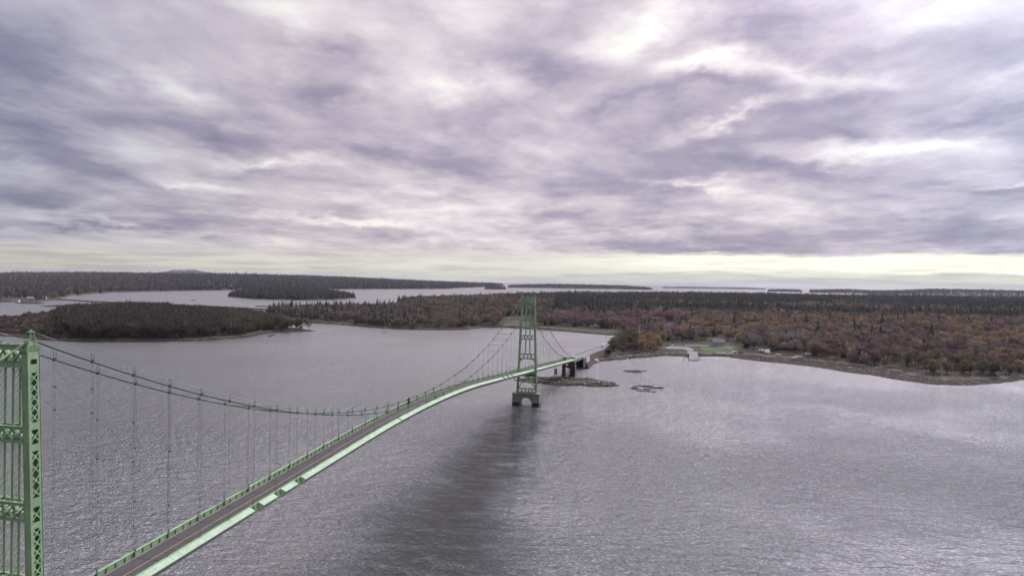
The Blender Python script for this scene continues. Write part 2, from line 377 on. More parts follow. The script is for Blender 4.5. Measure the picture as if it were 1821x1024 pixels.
# ------------------------------------------------------------------ coastlines (as surveyed on the water plane)
def poly(pts): return np.array([at(x, y)[:2] for x, y in pts])
LAND = {
 'near_island': ([(-160,588),(-60,591),(0,597),(70,604),(130,607),(230,607.5),(330,606),(400,603),(440,598),(470,593),(490,590.5),(520,589.5),(562,588.5),(540,587),(515,585.5),(506,577),(492,571),(440,566),(330,562),(200,560),(100,566),(30,573),(-160,578)], 6, 120),
 'main_land': ([(470,563),(498,567),(520,571),(558,575),(600,577),(640,581),(700,585),(760,587),(820,586),(860,582),(905,583),(960,586),(1010,590),(1060,594),(1112,599),(1112,604),(1100,609),(1084,617),(1062,630),(1048,640),(1044,646),(1052,645),(1062,643),(1085,641),(1120,638),(1150,635.5),(1185,633),(1215,634),(1230,637),(1247,634),(1280,633.5),(1300,636),(1345,642),(1400,647),(1450,653),(1500,661),(1560,669),(1600,676),(1650,683),(1700,685.5),(1740,685),(1780,681),(1821,675),(1900,668),(2050,665),(2500,668),(2500,536),(2000,540),(1821,538),(1600,533),(1400,531),(1300,529),(1150,528),(1000,528),(900,530),(800,532),(760,534),(720,535),(704,537.5),(720,541),(716,543),(690,549),(640,552),(560,553),(500,554),(472,556)], 14, 420),
 'spruce_island': ([(404,527),(440,531),(500,533),(560,533.5),(600,532.5),(637,529.8),(620,527),(560,524),(480,522.5),(420,523.5)], 9, 120),
 'far_shore': ([(-300,552),(-100,542),(0,537.5),(60,536.5),(92,534),(108,530),(130,525),(200,519.5),(330,517),(480,515.2),(600,514.2),(700,513.8),(800,513.4),(812,512),(900,508),(860,504.5),(600,500),(400,496),(0,490),(-300,485)], 46, 2300),
 'small_islet': ([(861,514),(880,514.6),(900,514.4),(899,512.6),(862,512.2)], 6, 120),
 'long_point': ([(903,511),(1000,512.6),(1100,513.9),(1156,514.9),(1162,514),(1150,512.2),(1000,509.5),(903,508.5)], 15, 400),
 'thin_shore': ([(1178,511.6),(1362,514),(1362,512.2),(1178,509.6)], 9, 500),
 'blue_islet': ([(1364,517.6),(1428,519),(1425,516.4),(1366,515.4)], 8, 250),
 'blue_point': ([(1438,520),(1580,523),(1580,518.6),(1440,516)], 16, 500),
 'blue_ridge': ([(1540,524),(1821,529),(2300,538),(2300,528),(1821,521),(1560,516)], 32, 800),
 'tower_ledge': ([(908,673),(955,670.5),(1000,669.5),(1045,672.5),(1085,678),(1108,685),(1085,688.5),(1040,687),(1000,686),(955,683),(920,678)], 1.0, 14),
 'weed_ledge': ([(1118,689),(1140,684),(1165,687),(1192,691),(1165,697),(1135,695)], .12, 12),
 'middle_ledge': ([(1090,661),(1125,657.5),(1150,660),(1135,664),(1105,664)], .0, 14),
 'mud_bar': ([(70,543.5),(108,542.8),(108,545),(75,545.6)], .8, 8),
 'mud_spit': ([(115,543.6),(130,543.2),(130,545),(117,545.2)], .8, 8),
 'mud_flat': ([(20,537),(70,537.5),(85,540.5),(40,540.5)], .8, 8),
 'bay_bar': ([(450,543.5),(475,543.6),(475,545.6),(455,545.4)], .8, 10),
 'bay_ledge': ([(338,533.5),(350,533.2),(351,534.6),(340,534.6)], .8, 10),
 'island_foot': ([(470,597.5),(492,595),(478,599.5)], .7, 8),
}
POLY = {k: (poly(v[0]), v[1], v[2]) for k, v in LAND.items()}
def inside(px, py, P):
    c = np.zeros(px.shape, bool); n = len(P)
    for i in range(n):
        x0, y0 = P[i]; x1, y1 = P[(i+1) % n]
        if y0 == y1: continue
        k = ((y0 > py) != (y1 > py)); k &= px < (x1-x0)*(py-y0)/(y1-y0)+x0
        c ^= k
    return c
def sdist(px, py, P):
    d = np.full(px.shape, 1e12); n = len(P)
    for i in range(n):
        a = P[i]; b = P[(i+1) % n]; e = b-a; L = (e**2).sum()
        if L < 1e-6: continue
        t = np.clip(((px-a[0])*e[0]+(py-a[1])*e[1])/L, 0, 1)
        d = np.minimum(d, (px-a[0]-t*e[0])**2+(py-a[1]-t*e[1])**2)
    d = np.sqrt(d)
    return np.where(inside(px, py, P), d, -d)
sm = lambda t: np.clip(t, 0, 1)**2*(3-2*np.clip(t, 0, 1))
FLATS = [(at(1330,640),60,38),(at(1430,650),60,34),(at(1520,661),60,20),(at(1620,676),60,12),(at(1720,684),45,1),(at(540,573),60,35),(at(1030,592),40,16)]
MOUNT = at(345, 489.6)[:2]
def height(px, py):
    """ground height above the sea and the distance to the shore"""
    r = np.hypot(px-CX, py-CY)
    wob = (fbm(px/45, py/45, 3, 4)-.5)*np.clip(r/75, 4, 26)+(fbm(px/9, py/9, 8, 3)-.5)*7
    H = np.full(px.shape, -6.); D = np.full(px.shape, -1e9)
    beach = 4+np.zeros(px.shape)
    for c, s, wd in FLATS: beach = beach+wd*np.exp(-((px-c[0])**2+(py-c[1])**2)/(2*s*s))
    for k, (P, hh, dd) in POLY.items():
        pad = 60+r.max()*0
        bb = (px > P[:,0].min()-80) & (px < P[:,0].max()+80) & (py > P[:,1].min()-80) & (py < P[:,1].max()+80)
        if not bb.any(): continue
        x, y = px[bb], py[bb]
        d = sdist(x, y, P)
        small = hh <= 1.0
        d = d+wob[bb]*(.35 if small else np.clip(.4+r[bb]/2500, .4, 1.))
        if small:
            h = np.where(d < 0, d*.35-.1, hh*np.clip(d/7, 0, 1.))+(fbm(x/5, y/9, 5, 4)-.52)*3.4*np.clip(d/5+.4, 0, 1)
        else:
            bw = beach[bb]
            h = np.where(d < bw, 1.7*d/bw, 1.7+np.minimum((d-bw)*.22, 1.6)+hh*sm((d-bw)/dd)*(.62+.76*fbm(x/420, y/420, 21, 3)))
            h = h+(fbm(x/14, y/14, 9, 3)-.5)*np.clip(d/10, 0, .9)
        h = np.maximum(h, -6)
        H[bb] = np.maximum(H[bb], h); D[bb] = np.maximum(D[bb], d)
    g = np.exp(-(((px-MOUNT[0])**2+(py-MOUNT[1])**2)/(2*900.**2)))
    return H, D
# clearings without trees
CLEAR = [poly([(1168,618),(1185,614),(1236,614),(1238,640),(1180,634)]),
         poly([(1236,616),(1265,614),(1306,617),(1318,624),(1345,629),(1440,636),(1440,642),(1345,642),(1290,636),(1236,640)]),
         poly([(888,584),(892,575),(915,570),(950,571),(955,588),(895,588)]),
         poly([(945,583),(1010,585),(1060,588),(1108,592),(1118,600),(1060,600),(950,592)]),
         poly([(1084,604),(1100,600),(1112,606),(1092,616),(1070,632),(1050,648),(1044,640)]),
         poly([(1264,606),(1290,606),(1290,616),(1264,618)]),
         poly([(1176,583),(1200,582),(1204,590),(1200,606),(1178,604)]),
         poly([(750,569),(770,569),(770,578),(750,578)]),
         poly([(805,546),(822,546),(822,556),(805,556)]),
         poly([(1036,650),(1060,612),(1084,598),(1094,604),(1090,614),(1080,642)]),
         poly([(0,533),(60,530),(60,540),(0,540)])]

# ------------------------------------------------------------------ terrain mesh on a polar grid (fine near, coarse far)
def polar(r0, r1, az0, az1, na, dr):
    rs = [r0]
    while rs[-1] < r1: rs.append(rs[-1]*(1+dr(rs[-1])))
    rs = np.array(rs); a = np.linspace(az0, az1, na)
    A, Rr = np.meshgrid(a, rs)
    return CX+np.cos(A)*Rr, CY+np.sin(A)*Rr, len(rs), na
def gridmesh(name, X, Y, Z, nr, na, keep=None, attr=None, smooth=True):
    v = np.stack([X.ravel(), Y.ravel(), Z.ravel()], 1)
    i = (np.arange(nr-1)[:,None]*na+np.arange(na-1)[None]).ravel()
    f = np.stack([i, i+na, i+na+1, i+1], 1)[:, ::-1]
    if keep is not None:
        kk = keep.ravel()[f].any(1); f = f[kk]
        used = np.unique(f); mp = np.full(len(v), -1); mp[used] = np.arange(len(used)); v = v[used]; f = mp[f]
        if attr is not None: attr = attr.ravel()[used]
    me = bpy.data.meshes.new(name)
    me.vertices.add(len(v)); me.vertices.foreach_set('co', v.astype(np.float32).ravel())
    me.loops.add(f.size); me.loops.foreach_set('vertex_index', f.astype(np.int32).ravel())
    me.polygons.add(len(f)); me.polygons.foreach_set('loop_start', np.arange(0, f.size, 4, dtype=np.int32)); me.polygons.foreach_set('loop_total', np.full(len(f), 4, np.int32))
    if smooth: me.polygons.foreach_set('use_smooth', np.ones(len(f), bool))
    if attr is not None:
        at2 = me.attributes.new('height', 'FLOAT', 'POINT'); at2.data.foreach_set('value', attr.astype(np.float32).ravel())
    me.update(); me.validate()
    return me
X, Y, nr, na = polar(330, 26000, YAW-.90, YAW+.90, 900, lambda r: .0036 if r < 1500 else (.008 if r < 6000 else .02))
H, D = height(X, Y)
gm = gridmesh('ground', X, Y, H-drop(X, Y), nr, na, keep=H > -1.2, attr=H)
gm.materials.append(M['ground'])
ground = bpy.data.objects.new('ground', gm); COL.objects.link(ground); tag(ground, kind='structure')
# distant mountain
mh = MB()
mc = np.array(at(345, 492.2)[:2]); mdir = mc-CAM[:2]; md = np.linalg.norm(mdir); mdir /= md
md = 24000.; mc = CAM[:2]+mdir*md; tv = np.array([-mdir[1], mdir[0]])
nn = 40
gv = []; 
for j in range(9):
    for i in range(nn+1):
        s_ = (i/nn-.5)*2; u_ = (j/8-.5)*2
        prof = max(0, 1-abs(s_+.15)**1.7)*(1-u_*u_)
        q = mc+tv*s_*-1250+mdir*u_*1500
        z = -60+(255+12*math.sin(i*.7)+7*math.sin(i*1.9))*prof**.8-0
        gv.append((q[0], q[1], z))
mh.add(gv, [(j*(nn+1)+i, j*(nn+1)+i+1, (j+1)*(nn+1)+i+1, (j+1)*(nn+1)+i) for j in range(8) for i in range(nn)])
tag(mh.build('mountain', M['ground'], smooth=True), kind='structure')

# water
X2, Y2, nr2, na2 = polar(5, 30000, YAW-PI, YAW+PI, 361, lambda r: .12)
wm = gridmesh('sea_water', X2, Y2, -drop(X2, Y2), nr2, na2)
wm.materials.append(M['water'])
sea = bpy.data.objects.new('sea_water', wm); COL.objects.link(sea); tag(sea, kind='structure')

def gz(x, y):
    h, d = height(np.array([float(x)]), np.array([float(y)])); return float(h[0])
def gzs(xy):
    xy = np.array(xy, float); h, d = height(xy[:,0], xy[:,1]); return h

# ------------------------------------------------------------------ haze
hz = MB().box(-31500, 31500, -31500, 31500, -66, 175).build('haze', [])
hm = bpy.data.materials.new('haze'); hm.use_nodes = True; t = NT(hm.node_tree); t.n.clear()
ho = t.new('ShaderNodeOutputMaterial'); pv = t.new('ShaderNodeVolumePrincipled')
pv.inputs['Color'].default_value = (.80, .81, .95, 1); pv.inputs['Density'].default_value = 2.0e-5; pv.inputs['Anisotropy'].default_value = .2
t.l.new(pv.outputs[0], ho.inputs['Volume']); hz.data.materials.append(hm)
tag(hz, kind='stuff')

# ------------------------------------------------------------------ the bridge
SPAN, HALF, SIDE = 329.2, 164.6, 147.5
XB0, DX = 10.8, 8.546                      # first hanger and hanger spacing
HX = [XB0+DX*k for k in range(37)]
SX = [SPAN+10.8+DX*k for k in range(16)]   # hangers of the far side span
def zt(x):
    u = abs(x-HALF); return 29.2-(.0615*u*u/122 if u < 61 else .0615*(u-30.5))
ZTOP = 63.9
def zcable(x):
    if 0 <= x <= SPAN: return 30.42+(ZTOP-30.42)*((x-HALF)/HALF)**2
    s = ((x-SPAN) if x > SPAN else -x)/SIDE
    return ZTOP+(13.0-ZTOP)*s-4*6.7*s*(1-s)
ycl = lambda z: 3.58+(63.5-z)*.0362
bridge = empty('suspension_bridge', (0, 0, 0), label='pale green suspension bridge with humped deck crossing the strait between two towers', cat='bridge')

def legmesh(s):
    b = MB(); w2, d2 = .47, .92
    z0, z1 = 7.2, 62.2
    for sx in (-1, 1):                                   # solid front and back plates
        b.box(sx*d2-.03, sx*d2+.03, -w2, w2, z0, z1)
        for zz in np.arange(z0+4, z1, 6.2): b.box(sx*(d2+.034), sx*(d2+.055), -w2*.96, w2*.96, zz, zz+.5)
    b2 = MB()
    opens = [(60.5,61.2,0),(52.4,59.3,1),(49.4,51.4,1),(41.9,48.4,1),(38.5,40.6,1),(31.0,37.6,1),(27.4,29.6,1),(19.0,26.4,1),(15.6,17.8,1),(9.2,14.6,1)]
    for sy in (-1, 1):
        y0, y1 = (sy*w2-.02, sy*w2+.02)
        for sx in (-1, 1): b.box(min(sx*.52, sx*.888), max(sx*.52, sx*.888), y0, y1, z0, z1)
        # flange lips standing proud
        for sx in (-1, 1): b.box(sx*.955-.035, sx*.955+.035, sy*(w2+.055)-.03, sy*(w2+.055)+.03, z0, z1)
        zc = z1
        for (a, c, k) in opens:
            b.box(-.52, .52, y0, y1, c if c < zc else zc, zc); zc = a
            if k:
                n = max(1, round((c-a)/1.45)); p = (c-a)/n
                for i in range(n):
                    zz = a+p*(i+.5)
                    for q in (-1, 1):
                        b.beam((-.54*q, sy*w2, zz-.60), (.54*q, sy*w2, zz+.60), .03, .17, side=(0, 1, 0))
                    b.add([(.21*math.cos(j*PI/4), sy*(w2+.022), zz+.26*math.sin(j*PI/4)) for j in range(8)], [tuple(range(8))])
                    for q in (-1, 1):
                        b.add([(q*.52, sy*(w2+.003), zz-.78), (q*.52, sy*(w2+.003), zz-.38), (q*.36, sy*(w2+.003), zz-.44)], [(0,1,2)])
                        b.add([(q*.52, sy*(w2+.003), zz+.78), (q*.52, sy*(w2+.003), zz+.38), (q*.36, sy*(w2+.003), zz+.44)], [(0,1,2)])
        b.box(-.52, .52, y0, y1, z0, zc)
    for zz in (60.3, 51.9, 48.9, 41.2, 38.0, 30.2, 27.0, 18.4, 15.0, 8.6): b.box(-.86, .86, -.44, .44, zz-.02, zz+.02)
    b.v = [(x, y+s*ycl(z), z) for x, y, z in b.v]
    return b.mesh('leg', M['green'])
def strutmesh(z0, z1, n, solid=.42, dark=False):
    b = MB()
    for sx in (-1, 1):
        x0, x1 = sx*.80-.05, sx*.80+.05
        for (a, c) in ((z0, z0+solid), (z1-solid, z1)):
            ya = ycl(c)-.49
            b.box(x0, x1, -ya, ya, a, c)
        ya = ycl(z1)-.49; h0, h1 = z0+solid-.05, z1-solid+.05
        for i in range(n):
            y0 = -ya+2*ya*i/n; y1 = -ya+2*ya*(i+1)/n
            b.beam((sx*.80, y0, h0), (sx*.80, y1, h1), .36, .07, side=(1,0,0)); b.beam((sx*.83, y0, h1), (sx*.83, y1, h0), .36, .05, side=(1,0,0))
            if i: b.box(sx*.80-.03, sx*.80+.03, y0-.16, y0+.16, h0, h1)
    for zz in (z0+.03, z1+.02):                          # lacing across top and bottom
        ya = ycl(z1)-.5; k = 8
        for i in range(k):
            y0 = -ya+2*ya*i/k; y1 = -ya+2*ya*(i+1)/k; q = 1 if i % 2 else -1
            b.beam((-.72*q, y0, zz), (.72*q, y1, zz), .14, .05, side=(0,1,0))
        for sx in (-1, 1): b.box(sx*.8-.18, sx*.8+.18, -ya, ya, zz-.025, zz+.03)
    return b.mesh('portal_strut', M['green'])
def postmesh(z0, z1):
    b = MB()
    for sx in (-1, 1):
        b.box(sx*.55-.05, sx*.55+.05, -.20, .20, z0, z1)
    n = int((z1-z0)/.95); p = (z1-z0)/n
    for i in range(n):
        for sy in (-1, 1):
            q = 1
            b.beam((-.5*q, sy*.17, z0+p*i), (.5*q, sy*.17, z0+p*(i+1)), .03, .07, side=(0,1,0))
    return b.mesh('post', M['green'])
def kneemesh(s):
    b = MB(); r = 2.4; zc = 27.15
    yl = ycl(25)-.48
    ring = [(s*(yl-r+r*math.cos(a)), zc-r+r*math.sin(a)) for a in np.linspace(0, PI/2, 9)]
    for i in range(8):
        (ya, za), (yb, zb) = ring[i], ring[i+1]
        b.hexa([(-.75,ya,za),(.75,ya,za),(.75,yb,zb),(-.75,yb,zb)], [(-.75,s*yl,zc-.01*i),(.75,s*yl,zc-.01*i),(.75,s*yl,zc+.001),(-.75,s*yl,zc+.001)])
    return b.mesh('knee_plate', M['green'])
def capmesh(s):
    b = MB(); y = s*3.58
    b.box(-1.0, 1.0, y-.55, y+.55, 62.2, 62.34)
    # hood: arched rails over upright fins
    for q in (-1, 1):
        arc = [(1.12*math.cos(a), y+q*.60, 62.55+.75*math.sin(a)) for a in np.linspace(.12, PI-.12, 11)]
        b.tube(arc, .07, 5)
        arc2 = [(1.12*math.cos(a), y+q*.60, 62.30+.35*math.sin(a)) for a in np.linspace(0, PI, 9)]
        b.tube(arc2, .05, 4)
        for x in np.linspace(-.85, .85, 7):
            b.box(x-.04, x+.04, y+q*.60-.03, y+q*.60+.03, 62.34, 62.55+.75*math.sqrt(max(0, 1-(x/1.12)**2)))
    for x in (-1.08, 1.08): b.box(x-.05, x+.05, y-.55, y+.55, 62.34, 62.72)
    b.box(-.75, .75, y-.28, y+.28, 62.34, 63.72)         # saddle casting
    # pyramid of pipes carrying the hand ropes and lamp
    for x, yy in ((-.7,-.5),(.7,-.5),(.7,.5),(-.7,.5)):
        b.tube([(x, y+yy, 63.0), (x*.35, y+yy*.35, 65.0)], .06, 5)
    b.tube([(-.7, y-.5, 63.4), (.2, y-.2, 64.6)], .04, 4); b.tube([(.7, y-.5, 63.4), (-.2, y-.2, 64.6)], .04, 4)
    b.box(-.5, .5, y-.24, y+.24, 64.95, 65.08)
    b.tube([(0, y, 65.08), (0, y, 65.35)], .14, 8)
    return b.mesh('saddle_housing', M['green'])
def bracemesh(s):
    b = MB()
    for sx in (-.6, .6): b.beam((sx, s*.25, 17.3), (sx, s*(ycl(10)-.5), 10.35), .35, .35, side=(1,0,0))
    return b.mesh('brace', M['green'])
ME = {'legL': legmesh(1), 'legR': legmesh(-1), 'kneeL': kneemesh(1), 'kneeR': kneemesh(-1), 'capL': capmesh(1), 'capR': capmesh(-1), 'brL': bracemesh(1), 'brR': bracemesh(-1)}
STR = [strutmesh(60.0, 63.2, 4, .75), strutmesh(49.5, 51.8, 4), strutmesh(38.6, 41.2, 4), strutmesh(27.2, 30.4, 4), strutmesh(7.6, 10.2, 5, .35)]
PST = [postmesh(51.82, 59.98), postmesh(41.22, 49.48), postmesh(30.42, 38.58)]
gs = MB(); gs.box(-.9, .9, -4.6, 4.6, 17.2, 19.15); crossme = gs.mesh('deck_strut', M['green_dark'])
def piermesh():
    b = MB(); n = 14
    X0, X1, YO, YI, ZT, ZS = -2.9, 2.9, 8.0, 3.6, 7.1, 1.9
    for s in (-1, 1):
        a, c = sorted((s*YI, s*YO))
        b.hexa([(X0-.25,a,2.3),(X1+.25,a,2.3),(X1+.25,c,2.3),(X0-.25,c,2.3)], [(X0,a,ZT),(X1,a,ZT),(X1,c,ZT),(X0,c,ZT)], 0)
        b.box(X0-.35, X1+.35, a, c+.0, -4, 2.3, 1)
    arc = [(YI*math.cos(t_), ZS+3.1*math.sin(t_)) for t_ in np.linspace(0, PI, n+1)]
    for i in range(n):
        (ya, za), (yb, zb) = arc[i], arc[i+1]
        b.hexa([(X0,yb,zb),(X1,yb,zb),(X1,ya,za),(X0,ya,za)], [(X0,yb,ZT),(X1,yb,ZT),(X1,ya,ZT),(X0,ya,ZT)], 0)
    b.box(X0-.3, X1+.3, -YO-.2, YO+.2, ZT, ZT+.35, 0)
    return b.mesh('tower_pier', [M['concrete'], M['wet_shade']])
PIER = piermesh()
for tx, lab in ((0., 'nearer tower with arched saddle hoods'), (SPAN, 'tower standing on the pier in mid channel')):
    tw = empty('tower', (tx, 0, 0)); tw.parent = bridge; tag(tw, lab)
    for k in ('legL', 'legR'): link('leg', ME[k], tw)
    for k in ('kneeL', 'kneeR'): link('knee_plate', ME[k], tw)
    for k in ('capL', 'capR'): link('saddle_housing', ME[k], tw)
    for k in ('brL', 'brR'): link('brace', ME[k], tw)
    for me in STR: link('portal_strut', me, tw)
    for me in PST:
        for y in (-1.3, 1.3): link('post', me, tw, (0, y, 0))
    link('deck_strut', crossme, tw)
    link('tower_pier', PIER, bridge, (tx, 0, 0))

# deck
xs = [x for x in np.arange(-SIDE, SPAN+SIDE+.1, 4.273)]
def ribbon(b, prof, x0=-SIDE, x1=SPAN+SIDE, mi=0, cap=True):     # sweep a closed (y, dz) outline along the grade
    pts = [x for x in xs if x0+.2 < x < x1-.2]; pts = [x0]+pts+[x1]; n = len(prof)
    vs = [(x, y, zt(x)+dz) for x in pts for y, dz in prof]
    fs = [(i*n+j, i*n+(j+1) % n, (i+1)*n+(j+1) % n, (i+1)*n+j) for i in range(len(pts)-1) for j in range(n)]
    if cap: fs += [tuple(range(n))[::-1], tuple((len(pts)-1)*n+j for j in range(n))]
    return b.add(vs, fs, mi)
def rect(y0, y1, z0, z1): return [(y0, z0), (y1, z0), (y1, z1), (y0, z1)]
ribbon(MB(), rect(-3.2, 3.2, -.75, -.42)).build('roadway', M['asphalt'], bridge)
for y in (-3.05, 3.05):
    ribbon(MB(), rect(y-.16, y+.16, -.418, -.22)).build('kerb', M['concrete'] if y > 0 else M['green_dark'], bridge)
ribbon(MB(), rect(-2.42, -2.24, -.418, -.405)).build('edge_line', M['line'], bridge)
ribbon(MB(), rect(-.09, .09, -.418, -.412)).build('centre_line', M['line'], bridge)
jt_ = MB().box(-.07, .07, -2.9, 2.9, -.418, -.40).mesh('deck_joint', M['dark'])
for x in np.arange(XB0, SPAN-5, DX): link('deck_joint', jt_, bridge, (x, 0, zt(x)))
fbm_ = MB().box(-.15, .15, -3.5, 3.5, -1.4, -.8).mesh('floor_beam', M['green_dark'])
for x in np.arange(XB0-DX, SPAN+SIDE, DX): link('floor_beam', fbm_, bridge, (x, 0, zt(x)))
near_st = [XB0+DX/4*i for i in range(0, 109)]
st_me = MB().box(-.06, .06, -.17, 0, -.75, .62).mesh('stiffener', M['green_dark'])
for s in (1, -1):
    b = MB()
    ribbon(b, rect(s*3.62-.02, s*3.62+.02, -1.45, .53))
    ribbon(b, rect(s*3.62-.19, s*3.62+.19, .53, .59)); ribbon(b, rect(s*3.62-.19, s*3.62+.19, -1.51, -1.45))
    far = [x for x in np.arange(XB0-DX*5, SPAN+SIDE-3, DX/4) if x < XB0-.1 or x > near_st[-1]+.5]
    for x in far+([] if s > 0 else near_st):
        b.box(x-.05, x+.05, min(s*3.60, s*3.44), max(s*3.60, s*3.44), zt(x)-.75, zt(x)+.62)
    g = b.build('stiffening_girder', M['green'], bridge)
    if s > 0:
        for x in near_st: link('stiffener', st_me, g, (x, 3.60, zt(x)))
# fairing panels, one per bay, left off where the fixings are
def fairing(s, x0, x1):
    b = MB(); prof = [(s*3.66, .57), (s*5.08, 0.02), (s*5.08, -.10), (s*3.95, -1.30), (s*3.66, -1.30)]
    if s < 0: prof = prof[::-1]
    ribbon(b, prof, x0, x1)
    for x in np.arange(x0+DX/4, x1-.5, DX/4):          # lap joints of the skin
        b.hexa([(x-.02,s*3.70,zt(x)+.556),(x+.02,s*3.70,zt(x)+.556),(x+.02,s*5.07,zt(x)+.024),(x-.02,s*5.07,zt(x)+.024)], [(x-.02,s*3.70,zt(x)+.575),(x+.02,s*3.70,zt(x)+.575),(x+.02,s*5.07,zt(x)+.043),(x-.02,s*5.07,zt(x)+.043)])
    return b.build('fairing_panel', M['green_pale'], bridge)
gapx = {}
for k in (5, 6, 7, 29, 30, 31): gapx[round(HX[k], 1)] = 1.6
gapx[round(HX[14], 1)] = .42; gapx[round(SX[4], 1)] = 1.0; gapx[round(SX[6], 1)] = 1.0
stops = [-9.]+[1.4-2.8]+[1.4]+HX+[SPAN-1.4, SPAN+1.4]+SX+[SPAN+SIDE-1]
for s in (1, -1):
    for a, c in zip(stops[:-1], stops[1:]):
        if abs((a+c)/2) < .5 or abs((a+c)/2-SPAN) < .5: continue
        ga = gapx.get(round(a, 1), .03); gc = gapx.get(round(c, 1), .03)
        fairing(s, a+ga, c-gc)
# gap brackets: diaphragm foot and diagonal strut on the bare girder
bk = MB()
bk.add([(-.5,-1.38,-1.2),(.5,-1.38,-1.2),(.9,0,-1.35),(-.9,0,-1.35),(-.5,-1.38,-1.12),(.5,-1.38,-1.12),(.9,0,-1.27),(-.9,0,-1.27)], [(0,3,2,1),(4,5,6,7),(0,1,5,4),(1,2,6,5),(2,3,7,6),(3,0,4,7)])
bk.beam((0, -1.3, -1.15), (0, -.1, .3), .1, .1, side=(1,0,0)); bk.box(-.07, .07, -.28, -.03, -1.2, .5)
bkm = bk.mesh('bracket', M['green'])
for k in (5, 6, 7, 29, 30, 31):
    link('bracket', bkm, bridge, (HX[k], -3.66, zt(HX[k]))); link('bracket', bkm, bridge, (HX[k], 3.66, zt(HX[k])), PI)
# cables
band = MB().box(-.28, .28, -.26, .26, -.24, .24).box(-.12, .12, -.15, .15, .24, .42); bandme = band.mesh('cable_band', M['cable'])
for s in (1, -1):
    pts = [(x, s*3.58, zcable(x)) for x in np.concatenate([np.arange(-SIDE, 0, 6), np.arange(0, SPAN, 4.2), np.arange(SPAN, SPAN+SIDE+1, 5.9)])]
    cb = MB(); n0 = sum(1 for p in pts if p[0] < 0)+1
    cb.tube(pts[:n0], .13, 7, 1); cb.tube(pts[n0-1:], .13, 7, 0)
    c = cb.build('main_cable', [M['cable'], M['green']], bridge, smooth=True)
    for x in HX+SX: link('cable_band', bandme, c, (x, s*3.58, zcable(x)), sc=(.8, .8, .8) if x < 150 else (1., 1., 1.))
# hangers: a pair of wire ropes, spreader knobs and hand-rope stanchions
for s in (1, -1):
    for k, x in enumerate(HX+SX):
        zc, zb = zcable(x), zt(x)+.2
        y = s*3.58
        if x > SPAN+SIDE-8: continue
        b = MB(); r = .021 if x < 200 else .020
        for q in (-.2, .2): b.tube([(x+q, y, zb), (x+q, y, zc)], r, 4)
        b.box(x-.3, x+.3, s*3.44-.14, s*3.44+.14, zt(x)-.3, zt(x)+.62) if s < 0 else b.box(x-.14, x+.14, 3.28, 3.42, zt(x)-.72, zt(x)+1.25)
        if s < 0:
            for q in (-1, 1): b.tube([(x, y+.1, zt(x)+.5), (x+q*.4, y+.1, zt(x)+1.2)], .05, 4)
        else:
            for q in (-1, 1): b.tube([(x, y-.15, zt(x)+1.1), (x+q*.35, y-.15, zt(x)+1.65)], .05, 4)
        if x < 145:
            for q in (-.25, .25):
                b.tube([(x+q, y, zc+.2), (x+q, y, zc+1.25), (x+q*1.9, y, zc+1.5)], .05, 4)
            b.box(x-.25, x+.25, y-.02, y+.02, zc+.75, zc+.8)
        b.build('hanger', M['rope'], bridge)
# inclined stay ropes with their clamps
clamp = MB().box(-.22, .22, -.07, .07, -.08, .08); clampme = clamp.mesh('rope_clamp', M['dark'])
def stay(x0, z0, x1, z1, s, cl=()):
    b = MB(); b.tube([(x0, s*3.62, z0), (x1, s*3.62, z1)], .016, 4)
    o = b.build('stay_rope', M['rope'], bridge)
    for x in cl:
        if min(x0, x1)+2 < x < max(x0, x1)-2: link('rope_clamp', clampme, o, (x, s*3.60, z0+(z1-z0)*(x-x0)/(x1-x0)))
for s in (1, -1):
    for (xo, sg) in ((0., 1), (SPAN, -1), (SPAN, 1)):
        X = lambda d: xo+sg*d
        for d, zz in ((XB0+DX*4.6, 64.0), (XB0+DX*2.9, 64.0)):
            stay(X(.4), zz-.4, X(d), zt(X(d))+.5, s, [X(XB0), X(XB0+DX), X(XB0+2*DX)])
        for k in (2, 4, 6):
            d = XB0+DX*k; stay(X(.9), zt(X(0))+1+k, X(d), zcable(X(d))-.2, s)
    for k0, k1 in ((8, 12), (12, 8), (10, 14), (22, 27), (27, 22), (24, 29), (30, 26)):
        stay(HX[k0], zcable(HX[k0])-.2, HX[k1], zt(HX[k1])+.5, s)
for k in (5, 6, 7, 29, 30, 31):
    b = MB(); b.tube([(HX[k], -3.5, zcable(HX[k])-.1), (HX[k], 3.5, zcable(HX[k])-.1)], .07, 5); b.build('cable_strut', M['green_dark'], bridge)
for s in (1, -1):                                      # hand ropes above the cables
    for dy in (-.25, .25):
        b = MB(); b.tube([(x, s*3.58+dy, zcable(x)+1.3-.15*math.sin(PI*((x-XB0)/DX % 1))) for x in np.arange(1.5, 120, 2.1)], .018, 3, cap=False)
        b.build('hand_rope', M['rope'], bridge)
    b = MB(); b.tube([(-3.0, s*3.58, 63.4), (0, s*3.58, 65.1), (4., s*3.58, 63.6)], .03, 4); b.build('hand_rope', M['rope'], bridge)
for k in (5.2, 8.2, 10.1, 14.1, 25):                   # arms reaching out over the water
    x = XB0+DX*k; b = MB(); b.tube([(x, 5.05, zt(x)-.1), (x-.6, 8.3, zt(x)+.35)], .07, 5); b.build('outrigger_arm', M['rope'], bridge)
x = XB0+DX*17                                          # navigation light post
b = MB(); b.box(x-.28, x+.28, 3.0, 3.4, zt(x)-.4, zt(x)+2.1); b.build('light_post', M['dark'], bridge)
x = XB0+DX*9.0
b = MB(); b.box(x-.35, x+.35, -3.5, -3.2, zt(x)-.35, zt(x)+1.0); b.tube([(x-.3,-3.35,zt(x)+.9),(x,-3.35,zt(x)+1.5),(x+.3,-3.35,zt(x)+.9)], .08, 5); b.build('marker_box', M['orange'], bridge)

